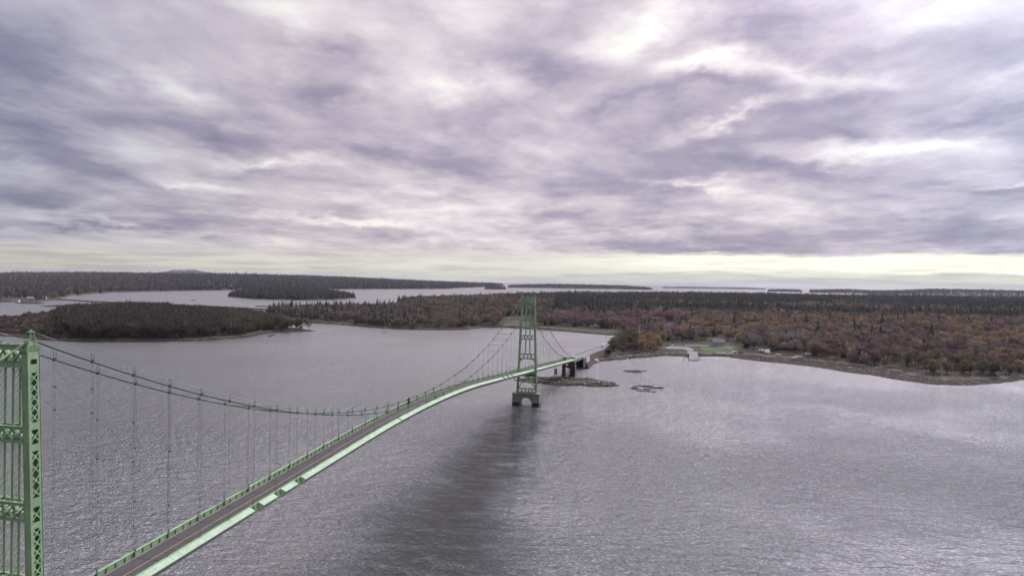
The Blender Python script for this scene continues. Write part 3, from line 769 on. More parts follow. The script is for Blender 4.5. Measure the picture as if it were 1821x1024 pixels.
# anchor pier, anchorage block and approach spans
b = MB(); PX = 466.
for y0, y1 in ((-6.4, -2.6), (1.5, 3.4)): b.box(PX-1.6, PX+1.6, y0, y1, 2., 8.2, 0); b.box(PX-1.75, PX+1.75, y0-.1, y1+.1, -5, 2., 1)
b.box(PX-1.7, PX+1.7, -6.5, 3.5, 7.0, 8.3, 0)
for y in (-3.6, 3.0): b.box(PX-.5, PX+.5, y-.4, y+.4, 8.3, 10.3, 0)
b.build('anchor_pier', [M['wet_shade'], M['wet_shade']], bridge)  # upper pier takes the dark material too, painting in its shade
b = MB(); b.box(PX-1.2, PX+2, -6.9, -6.5, 3., 9.3, 0); b.build('lit_pier_face', M['concrete'], bridge)  # pale slab paints the sunlit right side of the dark pier
b = MB()
b.box(PX+8, PX+12, -4.9, -2.7, -3, 8.4); b.box(PX+8, PX+12, 2.7, 4.9, -3, 8.4); b.box(PX+7.8, PX+12.2, -5.2, 5.2, 8.4, 9.4)
b.build('cable_bent', M['wet_shade'], bridge)
b = MB(); b.box(473, 478, -4.6, -2.4, 10.2, 13.6); b.box(473, 478, 2.4, 4.6, 10.2, 13.6); b.box(474.5, 476.5, -2.4, 2.4, 12.9, 13.5); b.build('cable_housing', M['green_dark'], bridge)
b = MB(); b.box(521, 541, -6.6, 6.6, -3, 8.0, 0); b.box(520.2, 521, -6.6, -4.6, -3, 8.6, 2); b.box(521, 541, -7.2, -6.6, 1.2, 8.6, 2); b.box(519.6, 542, -8.2, 7.6, -3, 1.0, 1)
b.build('anchorage', [M['wet_shade'], M['wet_shade'], simple('sunlit_concrete', (.56, .54, .50), .8, .1, .3)], bridge)  # shaded front painted dark, sunlit right side painted pale
def swept(path, prof, mi=0, b=None):
    b = b or MB(); n = len(prof); P_ = [Vector(p) for p in path]; vs = []
    for i, p in enumerate(P_):
        d = P_[min(i+1, len(P_)-1)]-P_[max(i-1, 0)]; d.z = 0; d.normalize(); lat = Vector((-d.y, d.x, 0))
        vs += [p+lat*y+Vector((0,0,z)) for y, z in prof]
    fs = [(i*n+j, i*n+(j+1) % n, (i+1)*n+(j+1) % n, (i+1)*n+j) for i in range(len(P_)-1) for j in range(n)]
    fs += [tuple(range(n))[::-1], tuple((len(P_)-1)*n+j for j in range(n))]
    return b.add(vs, fs, mi)
AP = [(476.7, 0, 10.95), (498, 0, 10.0), (521, 0, 9.2)]
b = swept(AP, rect(-3.5, 3.5, -.75, -.42)); b.build('approach_roadway', M['pavement'], bridge)
for s in (-1, 1):
    b = swept(AP, rect(s*3.62-.08, s*3.62+.08, -1.6, .25)); b.build('approach_girder', M['green_dark'], bridge)
"""causeway on land"""
CW = [(521, 0, 8.8), (545, 0, 8.1), (575, -.8, 7.4), (605, -2.6, 6.9), (635, -6, 6.6), (665, -10.5, 6.4), (700, -17, 6.2), (735, -25, 6.2), (765, -33, 6.5)]
tag(swept(CW, [(-9.5, -9), (9.5, -9), (5.4, -.06), (-5.4, -.06)]).build('embankment', simple('embankment_soil', (.085, .062, .05), .95, .35, .3, bump=.3)), kind='structure')
tag(swept(CW, rect(-5.1, 5.1, -.05, .0)).build('approach_road', M['pavement']), kind='structure')
gr = empty('guard_rail', (0,0,0), label='dark guard rail with posts along the seaward kerb of the approach road', cat='guard rail', group='guard rails of the approach road')
gl = empty('guard_rail', (0,0,0), label='low pale guard rail on the shoreward kerb of the approach road', cat='guard rail')
gr.pop('group', None) if 'group' in gr else None
for par, y, mm in ((gr, 4.9, M['dark']), (gl, -4.9, M['pavement'])):
    swept(CW[1:], rect(y-.05, y+.05, .45, .8)).build('rail', mm, par)
    for i in range(1, len(CW)-1):
        a, c = Vector(CW[i]), Vector(CW[i+1])
        for q in (0, .5):
            p = a.lerp(c, q); MB().box(p.x-.1, p.x+.1, p.y+y-.1, p.y+y+.1, p.z-.1, p.z+.8).build('post', mm, par)
# ------------------------------------------------------------------ trees
def crown_round(seed, w=5.2, h=7.5, base=2.2, n=760, leaf=.55):
    r = random.Random(seed); b = MB()
    lobes = []
    for i in range(11):
        a = r.uniform(0, 2*PI); q = r.uniform(.1, .78)*w*.72
        zz = base+h*r.uniform(.30, .85)*(1-.25*q/w)
        lobes.append((q*math.cos(a), q*math.sin(a), zz, r.uniform(.30, .50)*w*.62))
    lobes.append((0, 0, base+h*.75, w*.42)); lobes.append((0, 0, base+h*.45, w*.5))
    for i in range(n):
        lx, ly, lz, lr = r.choice(lobes)
        th = r.uniform(0, 2*PI); cz = r.uniform(-.55, 1); rr = lr*(r.random()**.33); st = math.sqrt(max(0, 1-cz*cz))
        p = Vector((lx+rr*st*math.cos(th), ly+rr*st*math.sin(th), lz+rr*cz*.9))
        d = (Vector((st*math.cos(th), st*math.sin(th), cz+.5))+Vector((r.uniform(-.5,.5), r.uniform(-.5,.5), r.uniform(-.3,.5)))).normalized()
        e = Vector((r.uniform(-1,1), r.uniform(-1,1), r.uniform(-1,1))).normalized()*leaf*r.uniform(.3, .6)
        L = leaf*r.uniform(1.0, 2.2)
        b.add([p-e, p+e, p+d*L], [(0,1,2)])
    return b
def crown_bare(seed, w=4.4, h=9.5, base=2.0, n=620):
    """leafless crown: branch fans ending in fine twig sprays"""
    r = random.Random(seed); b = MB()
    for k in range(15):
        a = r.uniform(0, 2*PI); z0 = base+h*r.uniform(.0, .45); ln = h*r.uniform(.35, .6)
        up = r.uniform(.45, 1.6); d = Vector((math.cos(a), math.sin(a), up)).normalized()
        p0 = Vector((0, 0, z0)); p1 = p0+d*ln
        if p1.z > base+h: p1 *= (base+h)/p1.z
        b.beam(p0, p1, .11, .11)
        for i in range(n//15):
            t_ = r.uniform(.35, 1.05); q = p0.lerp(p1, t_)+Vector((r.gauss(0,1), r.gauss(0,1), r.gauss(0,1)))*w*.15
            e = Vector((r.gauss(0,1), r.gauss(0,1), r.gauss(0,.5)))
            e.normalize(); e *= r.uniform(.10, .26)
            g = (d*.5+Vector((r.gauss(0,.5), r.gauss(0,.5), r.uniform(.2, 1.2)))).normalized()*r.uniform(.8, 1.9)
            b.add([q-e, q+e, q+g], [(0,1,2)])
    return b
def crown_fir(seed, w=3.1, h=13., base=1.0, n=17):
    r = random.Random(seed); b = MB()
    for i in range(n):
        f = i/(n-1); z = base+h*(f**.92); rad = w*(1-f)**.85+.22; m_ = max(6, int(15*(1-f)+6))
        for j in range(m_):
            a = 2*PI*j/m_+r.uniform(-.3, .3); q = rad*r.uniform(.65, 1.2); s = rad*r.uniform(.22, .40)+.12
            tip = Vector((q*math.cos(a), q*math.sin(a), z-q*.28+r.uniform(-.3,.2)))
            l = Vector((-math.sin(a), math.cos(a), 0))*s
            mid = Vector((q*.45*math.cos(a), q*.45*math.sin(a), z+.25))
            top = Vector((0, 0, z+.9*(1-f*.4)))
            b.add([mid-l, tip, mid+l, top], [(0,1,2),(0,2,3)])
            if r.random() < .5: b.add([mid-l*.6+Vector((0,0,-.5)), tip+Vector((0,0,-.5)), mid+l*.6], [(0,1,2)])
    return b
def trunk(h, r0=.24, seed=0, birch=False):
    r = random.Random(seed); b = MB(); pts = [(0,0,-1.2)]; x = y = 0
    for i in range(1, 5): x += r.uniform(-.2,.2); y += r.uniform(-.2,.2); pts.append((x, y, h*i/4))
    b.tube(pts, [r0*1.2, r0, r0*.8, r0*.55, r0*.2], 5)
    for i in range(4):
        a = r.uniform(0, 2*PI); z = h*r.uniform(.4, .75); b.tube([(x*z/h, y*z/h, z), (x*z/h+1.7*math.cos(a), y*z/h+1.7*math.sin(a), z+2.0)], [r0*.35, r0*.1], 4)
    return b
KINDS = []       # (crown mesh, trunk mesh, nominal height, family)
for sd_, w_, h_ in ((1, 5.4, 8.0), (2, 4.6, 7.2), (3, 6.2, 8.4)):
    KINDS.append((crown_round(sd_, w_, h_, n=1150, leaf=.44).mesh('crown', M['leaf']), trunk(7.5, .24, sd_).mesh('trunk', M['bark']), h_+2.2, 'broad'))
for sd_, w_, h_ in ((4, 4.6, 10.), (5, 5.2, 9.), (6, 3.8, 11.)):
    KINDS.append((crown_bare(sd_, w_, h_).mesh('crown', M['leaf']), trunk(9.0, .20, sd_).mesh('trunk', M['bark']), h_+2., 'bare'))
for sd_, w_, h_ in ((7, 3.0, 13.), (8, 2.5, 11.5), (9, 3.5, 15.)):
    KINDS.append((crown_fir(sd_, w_, h_).mesh('crown', M['needle']), trunk(h_*.8, .22, sd_).mesh('trunk', M['bark']), h_+1.6, 'fir'))

for sd_, w_, h_ in ((10, 2.9, 13.), (11, 2.5, 14.), (12, 3.3, 12.)):
    cb_ = crown_bare(sd_, w_, h_, base=3.0, n=560)
    r_ = random.Random(sd_)
    for i in range(3): x_, y_ = r_.uniform(-1.2,1.2), r_.uniform(-1.2,1.2); cb_.beam((x_*.4, y_*.4, 0), (x_*1.3, y_*1.3, 3+h_*.75), .13, .13)
    KINDS.append((cb_.mesh('crown', M['leaf']), trunk(13, .17, sd_).mesh('trunk', M['bark']), h_+3., 'slender'))
MAUVE, RUST, TAN, OLIVE, GREY, DUSK = (.106,.082,.076), (.118,.082,.065), (.150,.118,.074), (.082,.075,.047), (.120,.106,.096), (.068,.054,.045)
SPR, PLUM = (.048,.050,.044), (.082,.062,.060)
def scatter(name, area, spacing, rmax, azr=(-.80, .80), seed=0):
    P_, hh, dd = POLY[name]; r = np.random.default_rng(seed)
    x0, y0 = P_.min(0); x1, y1 = P_.max(0)
    A_ = (x1-x0)*(y1-y0); n = int(A_/spacing**2)
    if n > 3500000: n = 3500000
    x = r.uniform(x0, x1, n); y = r.uniform(y0, y1, n)
    rr = np.hypot(x-CX, y-CY); a = np.arctan2(y-CY, x-CX)-YAW
    k = (rr < rmax) & (a > azr[0]) & (a < azr[1]); x, y = x[k], y[k]
    k = inside(x, y, P_); x, y = x[k], y[k]
    return x, y
def place(name, spacing, rmax, seed, margin=0.):
    x, y = scatter(name, None, spacing, rmax, seed=seed)
    h, d = height(x, y)
    r = np.random.default_rng(seed+5)
    beach = 4.5+np.zeros(x.shape)
    for c, s, wd in FLATS: beach = beach+wd*np.exp(-((x-c[0])**2+(y-c[1])**2)/(2*s*s))
    k = (d > beach*.95+margin+r.uniform(0, 3, x.shape)) & (h > 1.2)
    for c in CLEAR: k &= ~inside(x, y, c)
    x, y, h, d, bc_ = x[k], y[k], h[k], d[k], beach[k]
    px, py = tosurvey(x, y, 0*x); dd_ = np.hypot(x-CX, y-CY)
    low_ = (d < bc_+11) | ((px > 1070) & (px < 1180) & (dd_ < 900) & (name == 'main_land'))      # bushy down to the ground at the wood edge
    return x, y, h-drop(x, y)-np.where(low_, r.uniform(1.3, 3.2, x.shape), 0)
def pick(x, y, name, seed):
    r = np.random.default_rng(seed+9); n = len(x); u = r.random(n); v = r.random(n)
    dist = np.hypot(x-CX, y-CY); px, py = tosurvey(x, y, 0*x)
    big = fbm(x/150, y/150, 31, 3); mid = fbm(x/45, y/45, 37, 3); con = fbm(x/120+9, y/120, 41, 4)
    fam = np.where(r.random(n) < .42, 1, 0)        # 0 broad 1 bare 2 fir
    tint = np.empty((n, 3)); tint[:] = MAUVE
    def s(mask, c): tint[mask] = c
    if name == 'main_land':
        right = px > 985
        s(right & (mid > .52), PLUM); s(right & (big > .57), GREY); s(right & (mid < .40), RUST); s(right & (u < .10), TAN); s(right & (u > .93), OLIVE); s(right & (big < .36) & (u < .6), (.135,.105,.062))
        ishore = right & (dist < 745) & (px > 1380); s(ishore & (u < .5), OLIVE); s(ishore & (u >= .5) & (u < .8), DUSK)
        s(right & (px < 1200) & (dist > 900) & (u < .7), (.112,.075,.076))
        bush = (px > 1070) & (px < 1180) & (dist < 900); s(bush, (.046,.046,.028)); s(bush & (px > 1135), (.125,.09,.048)); fam[bush] = 0
        left = ~right
        s(left & (u < .45), OLIVE); s(left & (u >= .45) & (u < .7), DUSK); s(left & (u > .85) & (px > 850), RUST); s(left & (u > .7) & (u < .8), PLUM); s(left & (px > 780) & (px < 850) & (mid < .44), (.095, .085, .05))
        pf = np.where(right, sm((dist-1180)/350)*.965+.03, np.where(px < 700, .14, .09+.5*sm((dist-1650)/500)))
        pf = pf-.8*sm((fbm(x/260, y/260, 51, 3)-.53)*9)*(dist > 1200)
        pf = pf+.30*sm((con-.60)*14)
        pf = np.where(bush, 0., pf); pf = np.where(ishore, .02, pf)
    elif name == 'near_island':
        s(u < .45, (.043,.035,.029)); s((u >= .45) & (u < .75), (.042,.036,.026)); s(u > .75, (.062,.046,.037)); s((px < 95), (.072,.057,.046)); s((px > 400) & (u < .5), (.055,.05,.033)); fam = np.where(u < .72, 3, fam); fam = np.where(px < 95, 0, fam)
        pf = np.where(px < 110, .0, .035)
    elif name == 'spruce_island': s(u < 2, DUSK); pf = np.full(n, .92)
    elif name == 'far_shore':
        s(u < 2, (.088,.066,.068)); s(u < .4, (.070,.056,.058)); s(u > .8, (.055,.05,.046)); s(px < 250, (.085,.066,.058)); pf = np.where(px < 300, .25, .5)+.25*(con > .5)
    else: pf = np.full(n, .8)
    if name == 'main_land': tint = tint*.72+np.array([[.106,.080,.068]])*.28
    fam[v < pf] = 2
    tint[fam == 2] = SPR
    tint *= (1+.28*(r.random((n, 1))-.5))*(1+.12*(r.random((n, 3))-.5))
    kind = fam*3+r.integers(0, 3, n)
    sc = r.uniform(.62, 1.2, n)*np.where(r.random(n) < .12, 1.18, 1.)
    sc = np.where((fam == 2), sc*1.02+.25*(r.random(n) < .12), sc)
    if name == 'near_island': sc = np.where(fam == 3, sc*.35+.85, sc)*1.12; sc = np.where(px < 40, sc*.55, np.where(px < 110, sc*.75, np.where(px > 300, sc*.88, sc)))
    if name == 'main_land': sc = np.where((px > 1070) & (px < 1185) & (dist < 850), sc*1.05, sc)
    return kind, tint, sc
TX = []
for name, sp, rmax, zs in (('main_land', 8.0, 1450, 1.2), ('main_land2', 9.6, 4300, 1.08), ('near_island', 5.2, 3000, 1.0), ('spruce_island', 7.5, 5000, 1.1), ('far_shore', 17., 3600, 1.35), ('far_shore2', 30., 9500, 2.0), ('long_point', 30., 20000, 1.3), ('small_islet', 20., 20000, 1.1), ('blue_islet', 26., 20000, 1.), ('blue_point', 40., 20000, 1.3), ('blue_ridge', 48., 12000, 1.5), ('thin_shore', 80., 20000, .9)):
    nm = name.rstrip('2')
    x, y, z = place(nm, sp, rmax, hash(name) % 1 + len(TX)*13+3)
    if name.endswith('2'):
        k = np.hypot(x-CX, y-CY) > (1450 if nm == 'main_land' else 3600); x, y, z = x[k], y[k], z[k]
    kd, tn, sc = pick(x, y, nm, len(TX)*7+1)
    TX.append((x, y, z, kd, tn, sc*zs, [nm]*len(x)))
tx = np.concatenate([t_[0] for t_ in TX]); ty = np.concatenate([t_[1] for t_ in TX]); tz = np.concatenate([t_[2] for t_ in TX])
tk = np.concatenate([t_[3] for t_ in TX]).astype(int); tt = np.concatenate([t_[4] for t_ in TX]); ts = np.concatenate([t_[5] for t_ in TX]); tn_ = np.array(sum((t_[6] for t_ in TX), []))
trot = rng.uniform(0, 2*PI, len(tx))
print('TREES', len(tx))
# the trees that show largest become individuals
ppx, ppy = tosurvey(tx, ty, tz+5)
inview = (ppx > 4) & (ppx < 1817)
dist = np.hypot(tx-CX, ty-CY)
firstrow = np.array([('n')]*len(tx))
size = ts/dist*inview
fam = tk//3
indiv = np.zeros(len(tx), bool)
for fset, cnt in (((0,), 270), ((1,), 230), ((2,), 150), ((3,), 240)):
    msk = np.isin(fam, fset); idx = np.where(msk)[0]; o = idx[np.argsort(-size[idx])][:cnt]; indiv[o] = True
KN = {0: ('broadleaf_tree', 'tree', 'leafy'), 1: ('bare_tree', 'tree', 'leafless'), 2: ('spruce_tree', 'tree', 'spruce'), 3: ('slender_tree', 'tree', 'slender bare')}
def colourword(c):
    best = None
    for nme, q in (('smoky brown', (.045,.037,.031)), ('mauve brown', MAUVE), ('rust red', RUST), ('golden tan', TAN), ('olive green', OLIVE), ('pale grey', GREY), ('dark brown', DUSK), ('plum brown', PLUM), ('muted ochre', (.17,.12,.06))):
        d_ = sum((a-b_)**2 for a, b_ in zip(c, q))
        if best is None or d_ < best[0]: best = (d_, nme)
    return best[1]
def where(nm, px, py, d, s_):
    size_ = 'tall ' if s_ > 1.1 else ('low ' if s_ < .86 else '')
    if nm == 'near_island':
        row = 'front row' if d < 18 else ('second row' if d < 34 else ('lower slope' if d < 52 else ('mid slope' if d < 72 else 'crest')))
        for lim, w_ in ((60, 'low brown end'), (130, 'western shoulder'), (160, 'just right of the cable tower'), (190, 'left of the first rise'), (220, 'first rise'), (250, 'left middle'), (280, 'middle'), (310, 'right of middle'), (340, 'right middle'), (370, 'begin of the falling end'), (400, 'falling end'), (430, 'low end'), (999, 'spit end')):
            if px < lim: return size_, f'island {row}, {w_}'
    if nm != 'main_land': return size_, 'on the distant shore'
    row = 'wood edge' if d < 22 else ('second rank' if d < 50 else 'inside the wood')
    for lim, w_ in ((560, 'neck near the island spit'), (700, 'neck by the mud flat'), (800, 'above the grey cottage beach'), (900, 'left of the far tower'), (985, 'behind the far tower'), (1080, 'beyond the cove sand'),
        (1140, 'thicket at the bridge landing'), (1185, 'golden end of the thicket'), (1240, 'by the ramp lot'), (1310, 'by the waterside lawn'), (1380, 'by the canvas tent'), (1450, 'by the right trailers'), (1500, 'left of the weed flats'), (1540, 'start of the weed flats'), (1580, 'middle of the weed flats'), (1620, 'widest weed flats'), (1655, 'left of the silvery dead tree'), (1690, 'at the silvery dead tree'), (1725, 'left of the pale shore rocks'), (1760, 'at the pale shore rocks'), (1790, 'right of the pale shore rocks'), (9999, 'at the right picture edge')):
        if px < lim: return size_, f'{row}, {w_}'
protos = {}
dsh = np.zeros(len(tx)); ii_ = np.where(indiv)[0]; dsh[ii_] = height(tx[ii_], ty[ii_])[1]
for i in np.where(indiv)[0]:
    kd = int(tk[i]); cm, tm, hgt, fm = KINDS[kd]; nmk, cat, adj = KN[kd//3]
    cw = colourword(tt[i]); sz_, wh = where(tn_[i], ppx[i], ppy[i], dsh[i], ts[i])
    o = empty(nmk, (tx[i], ty[i], tz[i]), trot[i], f'{sz_}{cw} {adj} tree, {wh}' if kd//3 != 2 else f'{sz_}dark green {adj}, {wh}', cat, f'{sz_}{cw} {adj} trees {wh}' if kd//3 != 2 else f'{sz_}spruces {wh}')
    o.scale = (ts[i],)*3
    c = link('crown', cm, o); c['tint'] = [float(q) for q in tt[i]]+[1.]
    link('trunk', tm, o)
    protos.setdefault(kd, c)
for kd in range(12):
    if kd not in protos: raise RuntimeError('missing tree kind %d' % kd)
# the rest of the woods: instances of the same crowns
def woods(name, sel, label=None):
    me = bpy.data.meshes.new(name); n = int(sel.sum())
    me.vertices.add(n); me.vertices.foreach_set('co', np.stack([tx[sel], ty[sel], tz[sel]], 1).astype(np.float32).ravel())
    for an, ar in (('kind', tk[sel]),):
        q = me.attributes.new(an, 'INT', 'POINT'); q.data.foreach_set('value', ar.astype(np.int32))
    for an, ar in (('size', ts[sel]), ('turn', trot[sel])):
        q = me.attributes.new(an, 'FLOAT', 'POINT'); q.data.foreach_set('value', ar.astype(np.float32))
    q = me.attributes.new('tint', 'FLOAT_VECTOR', 'POINT'); q.data.foreach_set('vector', tt[sel].astype(np.float32).ravel())
    o = bpy.data.objects.new(name, me); COL.objects.link(o); tag(o, label, None, None, 'stuff')
    g = bpy.data.node_groups.new(name, 'GeometryNodeTree')
    g.interface.new_socket('Geometry', in_out='INPUT', socket_type='NodeSocketGeometry'); g.interface.new_socket('Geometry', in_out='OUTPUT', socket_type='NodeSocketGeometry')
    t = NT(g); gi = t.new('NodeGroupInput'); go = t.new('NodeGroupOutput')
    pt = t.new('GeometryNodeMeshToPoints'); t.l.new(gi.outputs[0], pt.inputs[0])
    join = t.new('GeometryNodeGeometryToInstance')
    for kd in reversed(range(12)):
        oi = t.new('GeometryNodeObjectInfo'); oi.inputs['Object'].default_value = protos[kd]; t.l.new(oi.outputs['Geometry'], join.inputs[0])
    ip = t.new('GeometryNodeInstanceOnPoints'); t.l.new(pt.outputs[0], ip.inputs['Points']); t.l.new(join.outputs[0], ip.inputs['Instance'])
    ip.inputs['Pick Instance'].default_value = True
    def na_(nm, ty_):
        a = t.new('GeometryNodeInputNamedAttribute'); a.data_type = ty_; a.inputs['Name'].default_value = nm
        return [s_ for s_ in a.outputs if s_.enabled][0]
    t.l.new(na_('kind', 'INT'), ip.inputs['Instance Index'])
    t.l.new(na_('size', 'FLOAT'), ip.inputs['Scale'])
    t.l.new(t.comb(0., 0., 0.), ip.inputs['Rotation']) if False else None
    cx_ = t.new('ShaderNodeCombineXYZ'); t.l.new(na_('turn', 'FLOAT'), cx_.inputs[2]); t.l.new(cx_.outputs[0], ip.inputs['Rotation'])
    t.l.new(ip.outputs[0], go.inputs[0])
    md_ = o.modifiers.new('woods', 'NODES'); md_.node_group = g
    return o
rest = ~indiv
woods('forest', rest & (tn_ == 'main_land'))
woods('island_woods', rest & (tn_ == 'near_island'))
woods('spruce_woods', rest & (tn_ == 'spruce_island'))
woods('distant_woods', rest & ~np.isin(tn_, ['main_land', 'near_island', 'spruce_island']))

# undergrowth at the wood edge
def onland(x, y, z=1.5):
    p = at(x, y, z); 
    for _ in range(4):
        h = gz(p[0], p[1]); p = at(x, y, h)
    return float(p[0]), float(p[1]), gz(p[0], p[1])

# ------------------------------------------------------------------ open ground: lawns, fields, lots, roads
def patch(name, pts, lift, m_, step=4.):
    P_ = np.array([onland(x, y)[:2] for x, y in pts]); x0, y0 = P_.min(0); x1, y1 = P_.max(0)
    nx = int((x1-x0)/step)+2; ny = int((y1-y0)/step)+2
    gx, gy = np.meshgrid(np.linspace(x0, x1, nx), np.linspace(y0, y1, ny)); h, d = height(gx.ravel(), gy.ravel())
    h = h.reshape(gx.shape); ins = inside(gx, gy, P_) & (h > .6)
    b = MB(); idx = {}
    def vid(j, i):
        if (j, i) not in idx: idx[(j, i)] = len(b.v); b.v.append((gx[j,i], gy[j,i], h[j,i]+lift))
        return idx[(j, i)]
    for j in range(ny-1):
        for i in range(nx-1):
            if ins[j,i] and ins[j+1,i] and ins[j,i+1] and ins[j+1,i+1]: b.f.append((vid(j,i), vid(j,i+1), vid(j+1,i+1), vid(j+1,i))); b.m.append(0)
    if not b.f: print('EMPTY PATCH', name); return
    tag(b.build(name, m_, smooth=True), kind='structure')
patch('lawn', [(1240,617),(1262,615),(1306,618),(1312,628),(1300,632),(1248,633)], .35, M['lawn'])
patch('meadow', [(890,582),(894,574),(915,570),(948,571),(952,584),(900,586)], .35, M['field'])
patch('marsh_meadow', [(950,581),(1010,583),(1060,587),(1108,592),(1110,597),(1060,592),(960,585)], .35, M['field'], 3)
patch('parking_lot', [(1178,617),(1190,615.5),(1225,617),(1236,621),(1238,630),(1222,630),(1216,624),(1186,622)], .40, M['pavement'], 3)
patch('gravel_drive', [(1150,600),(1186,594),(1200,595),(1190,601),(1165,606)], .4, M['pavement'], 3)
patch('shore_road', [(1215,613.5),(1262,615),(1300,617.5),(1330,621),(1300,619.5),(1262,617),(1215,616)], .5, M['pavement'], 2)
# boat ramp: a paved tongue running down into the water with rubble sides
ra = np.array(at(1232, 622)[:2]); rb = np.array(at(1234, 640.5)[:2]); dr = (rb-ra)/np.linalg.norm(rb-ra); nr_ = np.array([-dr[1], dr[0]])
b = MB()
def rp(s_, t_, z): q = ra+(rb-ra)*s_+nr_*t_; return (q[0], q[1], z)
b.hexa([rp(0,-4.2,-3),rp(1.04,-4.2,-3),rp(1.04,4.2,-3),rp(0,4.2,-3)], [rp(0,-4.2,2.7),rp(1.04,-4.2,.7),rp(1.04,4.2,.7),rp(0,4.2,2.7)])
tag(b.build('boat_ramp', M['pavement']), 'broad grey paved boat ramp sloping into the water beside the lawn', 'boat ramp')
def rockmesh(seed, sx=1, sy=1, sz=.7):
    bm_ = MB(); r = random.Random(seed)
    n, m2 = 9, 5; vs = []
    for j in range(m2+1):
        ph = -PI/2+PI*j/m2
        for i in range(n):
            a = 2*PI*i/n; k = 1+r.uniform(-.22, .22); vs.append((sx*k*math.cos(ph)*math.cos(a), sy*k*math.cos(ph)*math.sin(a), sz*(1+r.uniform(-.15,.15))*math.sin(ph)))
    fs = [(j*n+i, j*n+(i+1) % n, (j+1)*n+(i+1) % n, (j+1)*n+i) for j in range(m2) for i in range(n)]
    return bm_.add(vs, fs)
RK = [rockmesh(s_, 1, .8, .6).mesh('boulder', M['rock']) for s_ in range(4)]
def boulder(x, y, r, label, group=None, zf=None, sq=1.):
    px_, py_, h = onland(x, y, .6)
    if gz(px_, py_) < .15 and group: return
    o = bpy.data.objects.new('boulder', random.choice(RK)); COL.objects.link(o); o.location = (px_, py_, max(h, -.2)+r*.12); o.scale = (r, r, r*sq); o.rotation_euler = (0,0,random.uniform(0,6))
    return tag(o, label, 'boulder', group)
boulder(1055, 642.5, 5.2, 'large pale boulder mound at the foot of the bridge embankment', sq=.75)
boulder(1060, 643, 3.6, 'smaller pale boulder against the seaward side of the big mound', sq=.7)
boulder(1241, 640, 3.2, 'rounded pale boulder at the seaward end of the boat ramp', sq=.8)
boulder(1237, 641.5, 2.6, 'low dark boulder under the tip of the boat ramp', sq=.5)
for (x0_, x1_, yf, n, lab, grp) in ((703, 722, 583.0, 9, 'white boulder on the shore left of the gravel point', 'white boulders on the western beach'),
        (760, 820, 583.6, 22, 'white boulder along the beach beyond the far tower', 'white boulders in a line on the beach'),
        (1085, 1150, 637.2, 16, 'pale boulder on the sand bar under the thicket', 'pale boulders on the sand bar'),
        (1630, 1740, 677, 12, 'pale boulder on the shore at the far right', 'pale boulders on the right shore'),
        (1500, 1625, 661, 12, 'grey boulder at the top of the weed flats', 'grey boulders above the weed flats'),
        (100, 400, 604.6, 26, 'white boulder along the front shore of the wooded island', 'white boulders on the island shore'),
        (560, 700, 577.5, 14, 'pale boulder on the muddy neck shore', 'pale boulders on the neck shore')):
    for i in range(n):
        f = random.random(); x = x0_+(x1_-x0_)*f; y = yf+random.uniform(-1.4, 1.2)
        if yf == 661: y = 652+(x-1500)*.155+random.uniform(-1,1.5)
        if yf == 577.5: y = 574+(x-560)*.06+random.uniform(-1,1)
        if yf == 677: y = 674.5+(x-1630)*.03+random.uniform(-1.5,2)
        q_ = ('left part', 'middle', 'right part')[min(2, int(f*3))]; rr_ = random.uniform(.6, 1.9)*(.6 if yf == 677 else 1.); zz_ = 'big' if rr_ > 1.2 else 'small'; boulder(x, y, rr_*(1. if yf < 600 or yf == 604.6 else .7), f'{zz_} {lab}, {q_}', f'{zz_} {grp}, {q_}', sq=.6)
# seaweed covered stones littering the ledges and flats
sb = MB(); r = random.Random(5)
for pn, cnt in (('tower_ledge', 620), ('weed_ledge', 130), ('middle_ledge', 40)):
    P_ = POLY[pn][0]; x0, y0 = P_.min(0)-3; x1, y1 = P_.max(0)+3; c_ = 0
    qx = np.random.default_rng(3).uniform(x0, x1, 6000); qy = np.random.default_rng(4).uniform(y0, y1, 6000); k = inside(qx, qy, P_)
    qx, qy = qx[k][:cnt], qy[k][:cnt]; qh, _ = height(qx, qy)
    for x, y, h in zip(qx, qy, qh):
        s_ = r.uniform(.25, 1.1); a = r.uniform(0, 6)
        if pn != 'tower_ledge': s_ *= .8
        b2 = [(x+s_*math.cos(a+i*PI/2.5)*r.uniform(.7,1.2), y+s_*math.sin(a+i*PI/2.5)*r.uniform(.7,1.2), max(h,-.1)-.15) for i in range(5)]
        sb.add(b2+[(x, y, max(h, -.1)+s_*.42)], [(i, (i+1) % 5, 5) for i in range(5)], 0 if r.random() < .955 else 1)
WEED = simple('wet_seaweed', (.035, .024, .014), .6, .5, .6, spots=((.16, .10, .035), .55, (1,1,1), .5))
tag(sb.build('ledge_stones', [WEED, M['rock']]), kind='stuff')

# ------------------------------------------------------------------ causeway across the bay
cwp = [(95,532.5),(130,534.5),(170,537),(220,539),(300,542.5),(355,545),(410,547.8),(462,550.2),(492,551.5)]
pth = [(at(x, y)[0], at(x, y)[1], 2.6-drop(*at(x, y)[:2])) for x, y in cwp]
tag(swept(pth, [(-13,-3.5),(13,-3.5),(6,0),(-6,0)]).build('causeway', simple('causeway_stone', (.06,.052,.045), .9, .4, .2)), kind='structure')
tag(swept(pth, rect(-3.5, 3.5, .003, .08)).build('causeway_road', M['asphalt']), kind='structure')

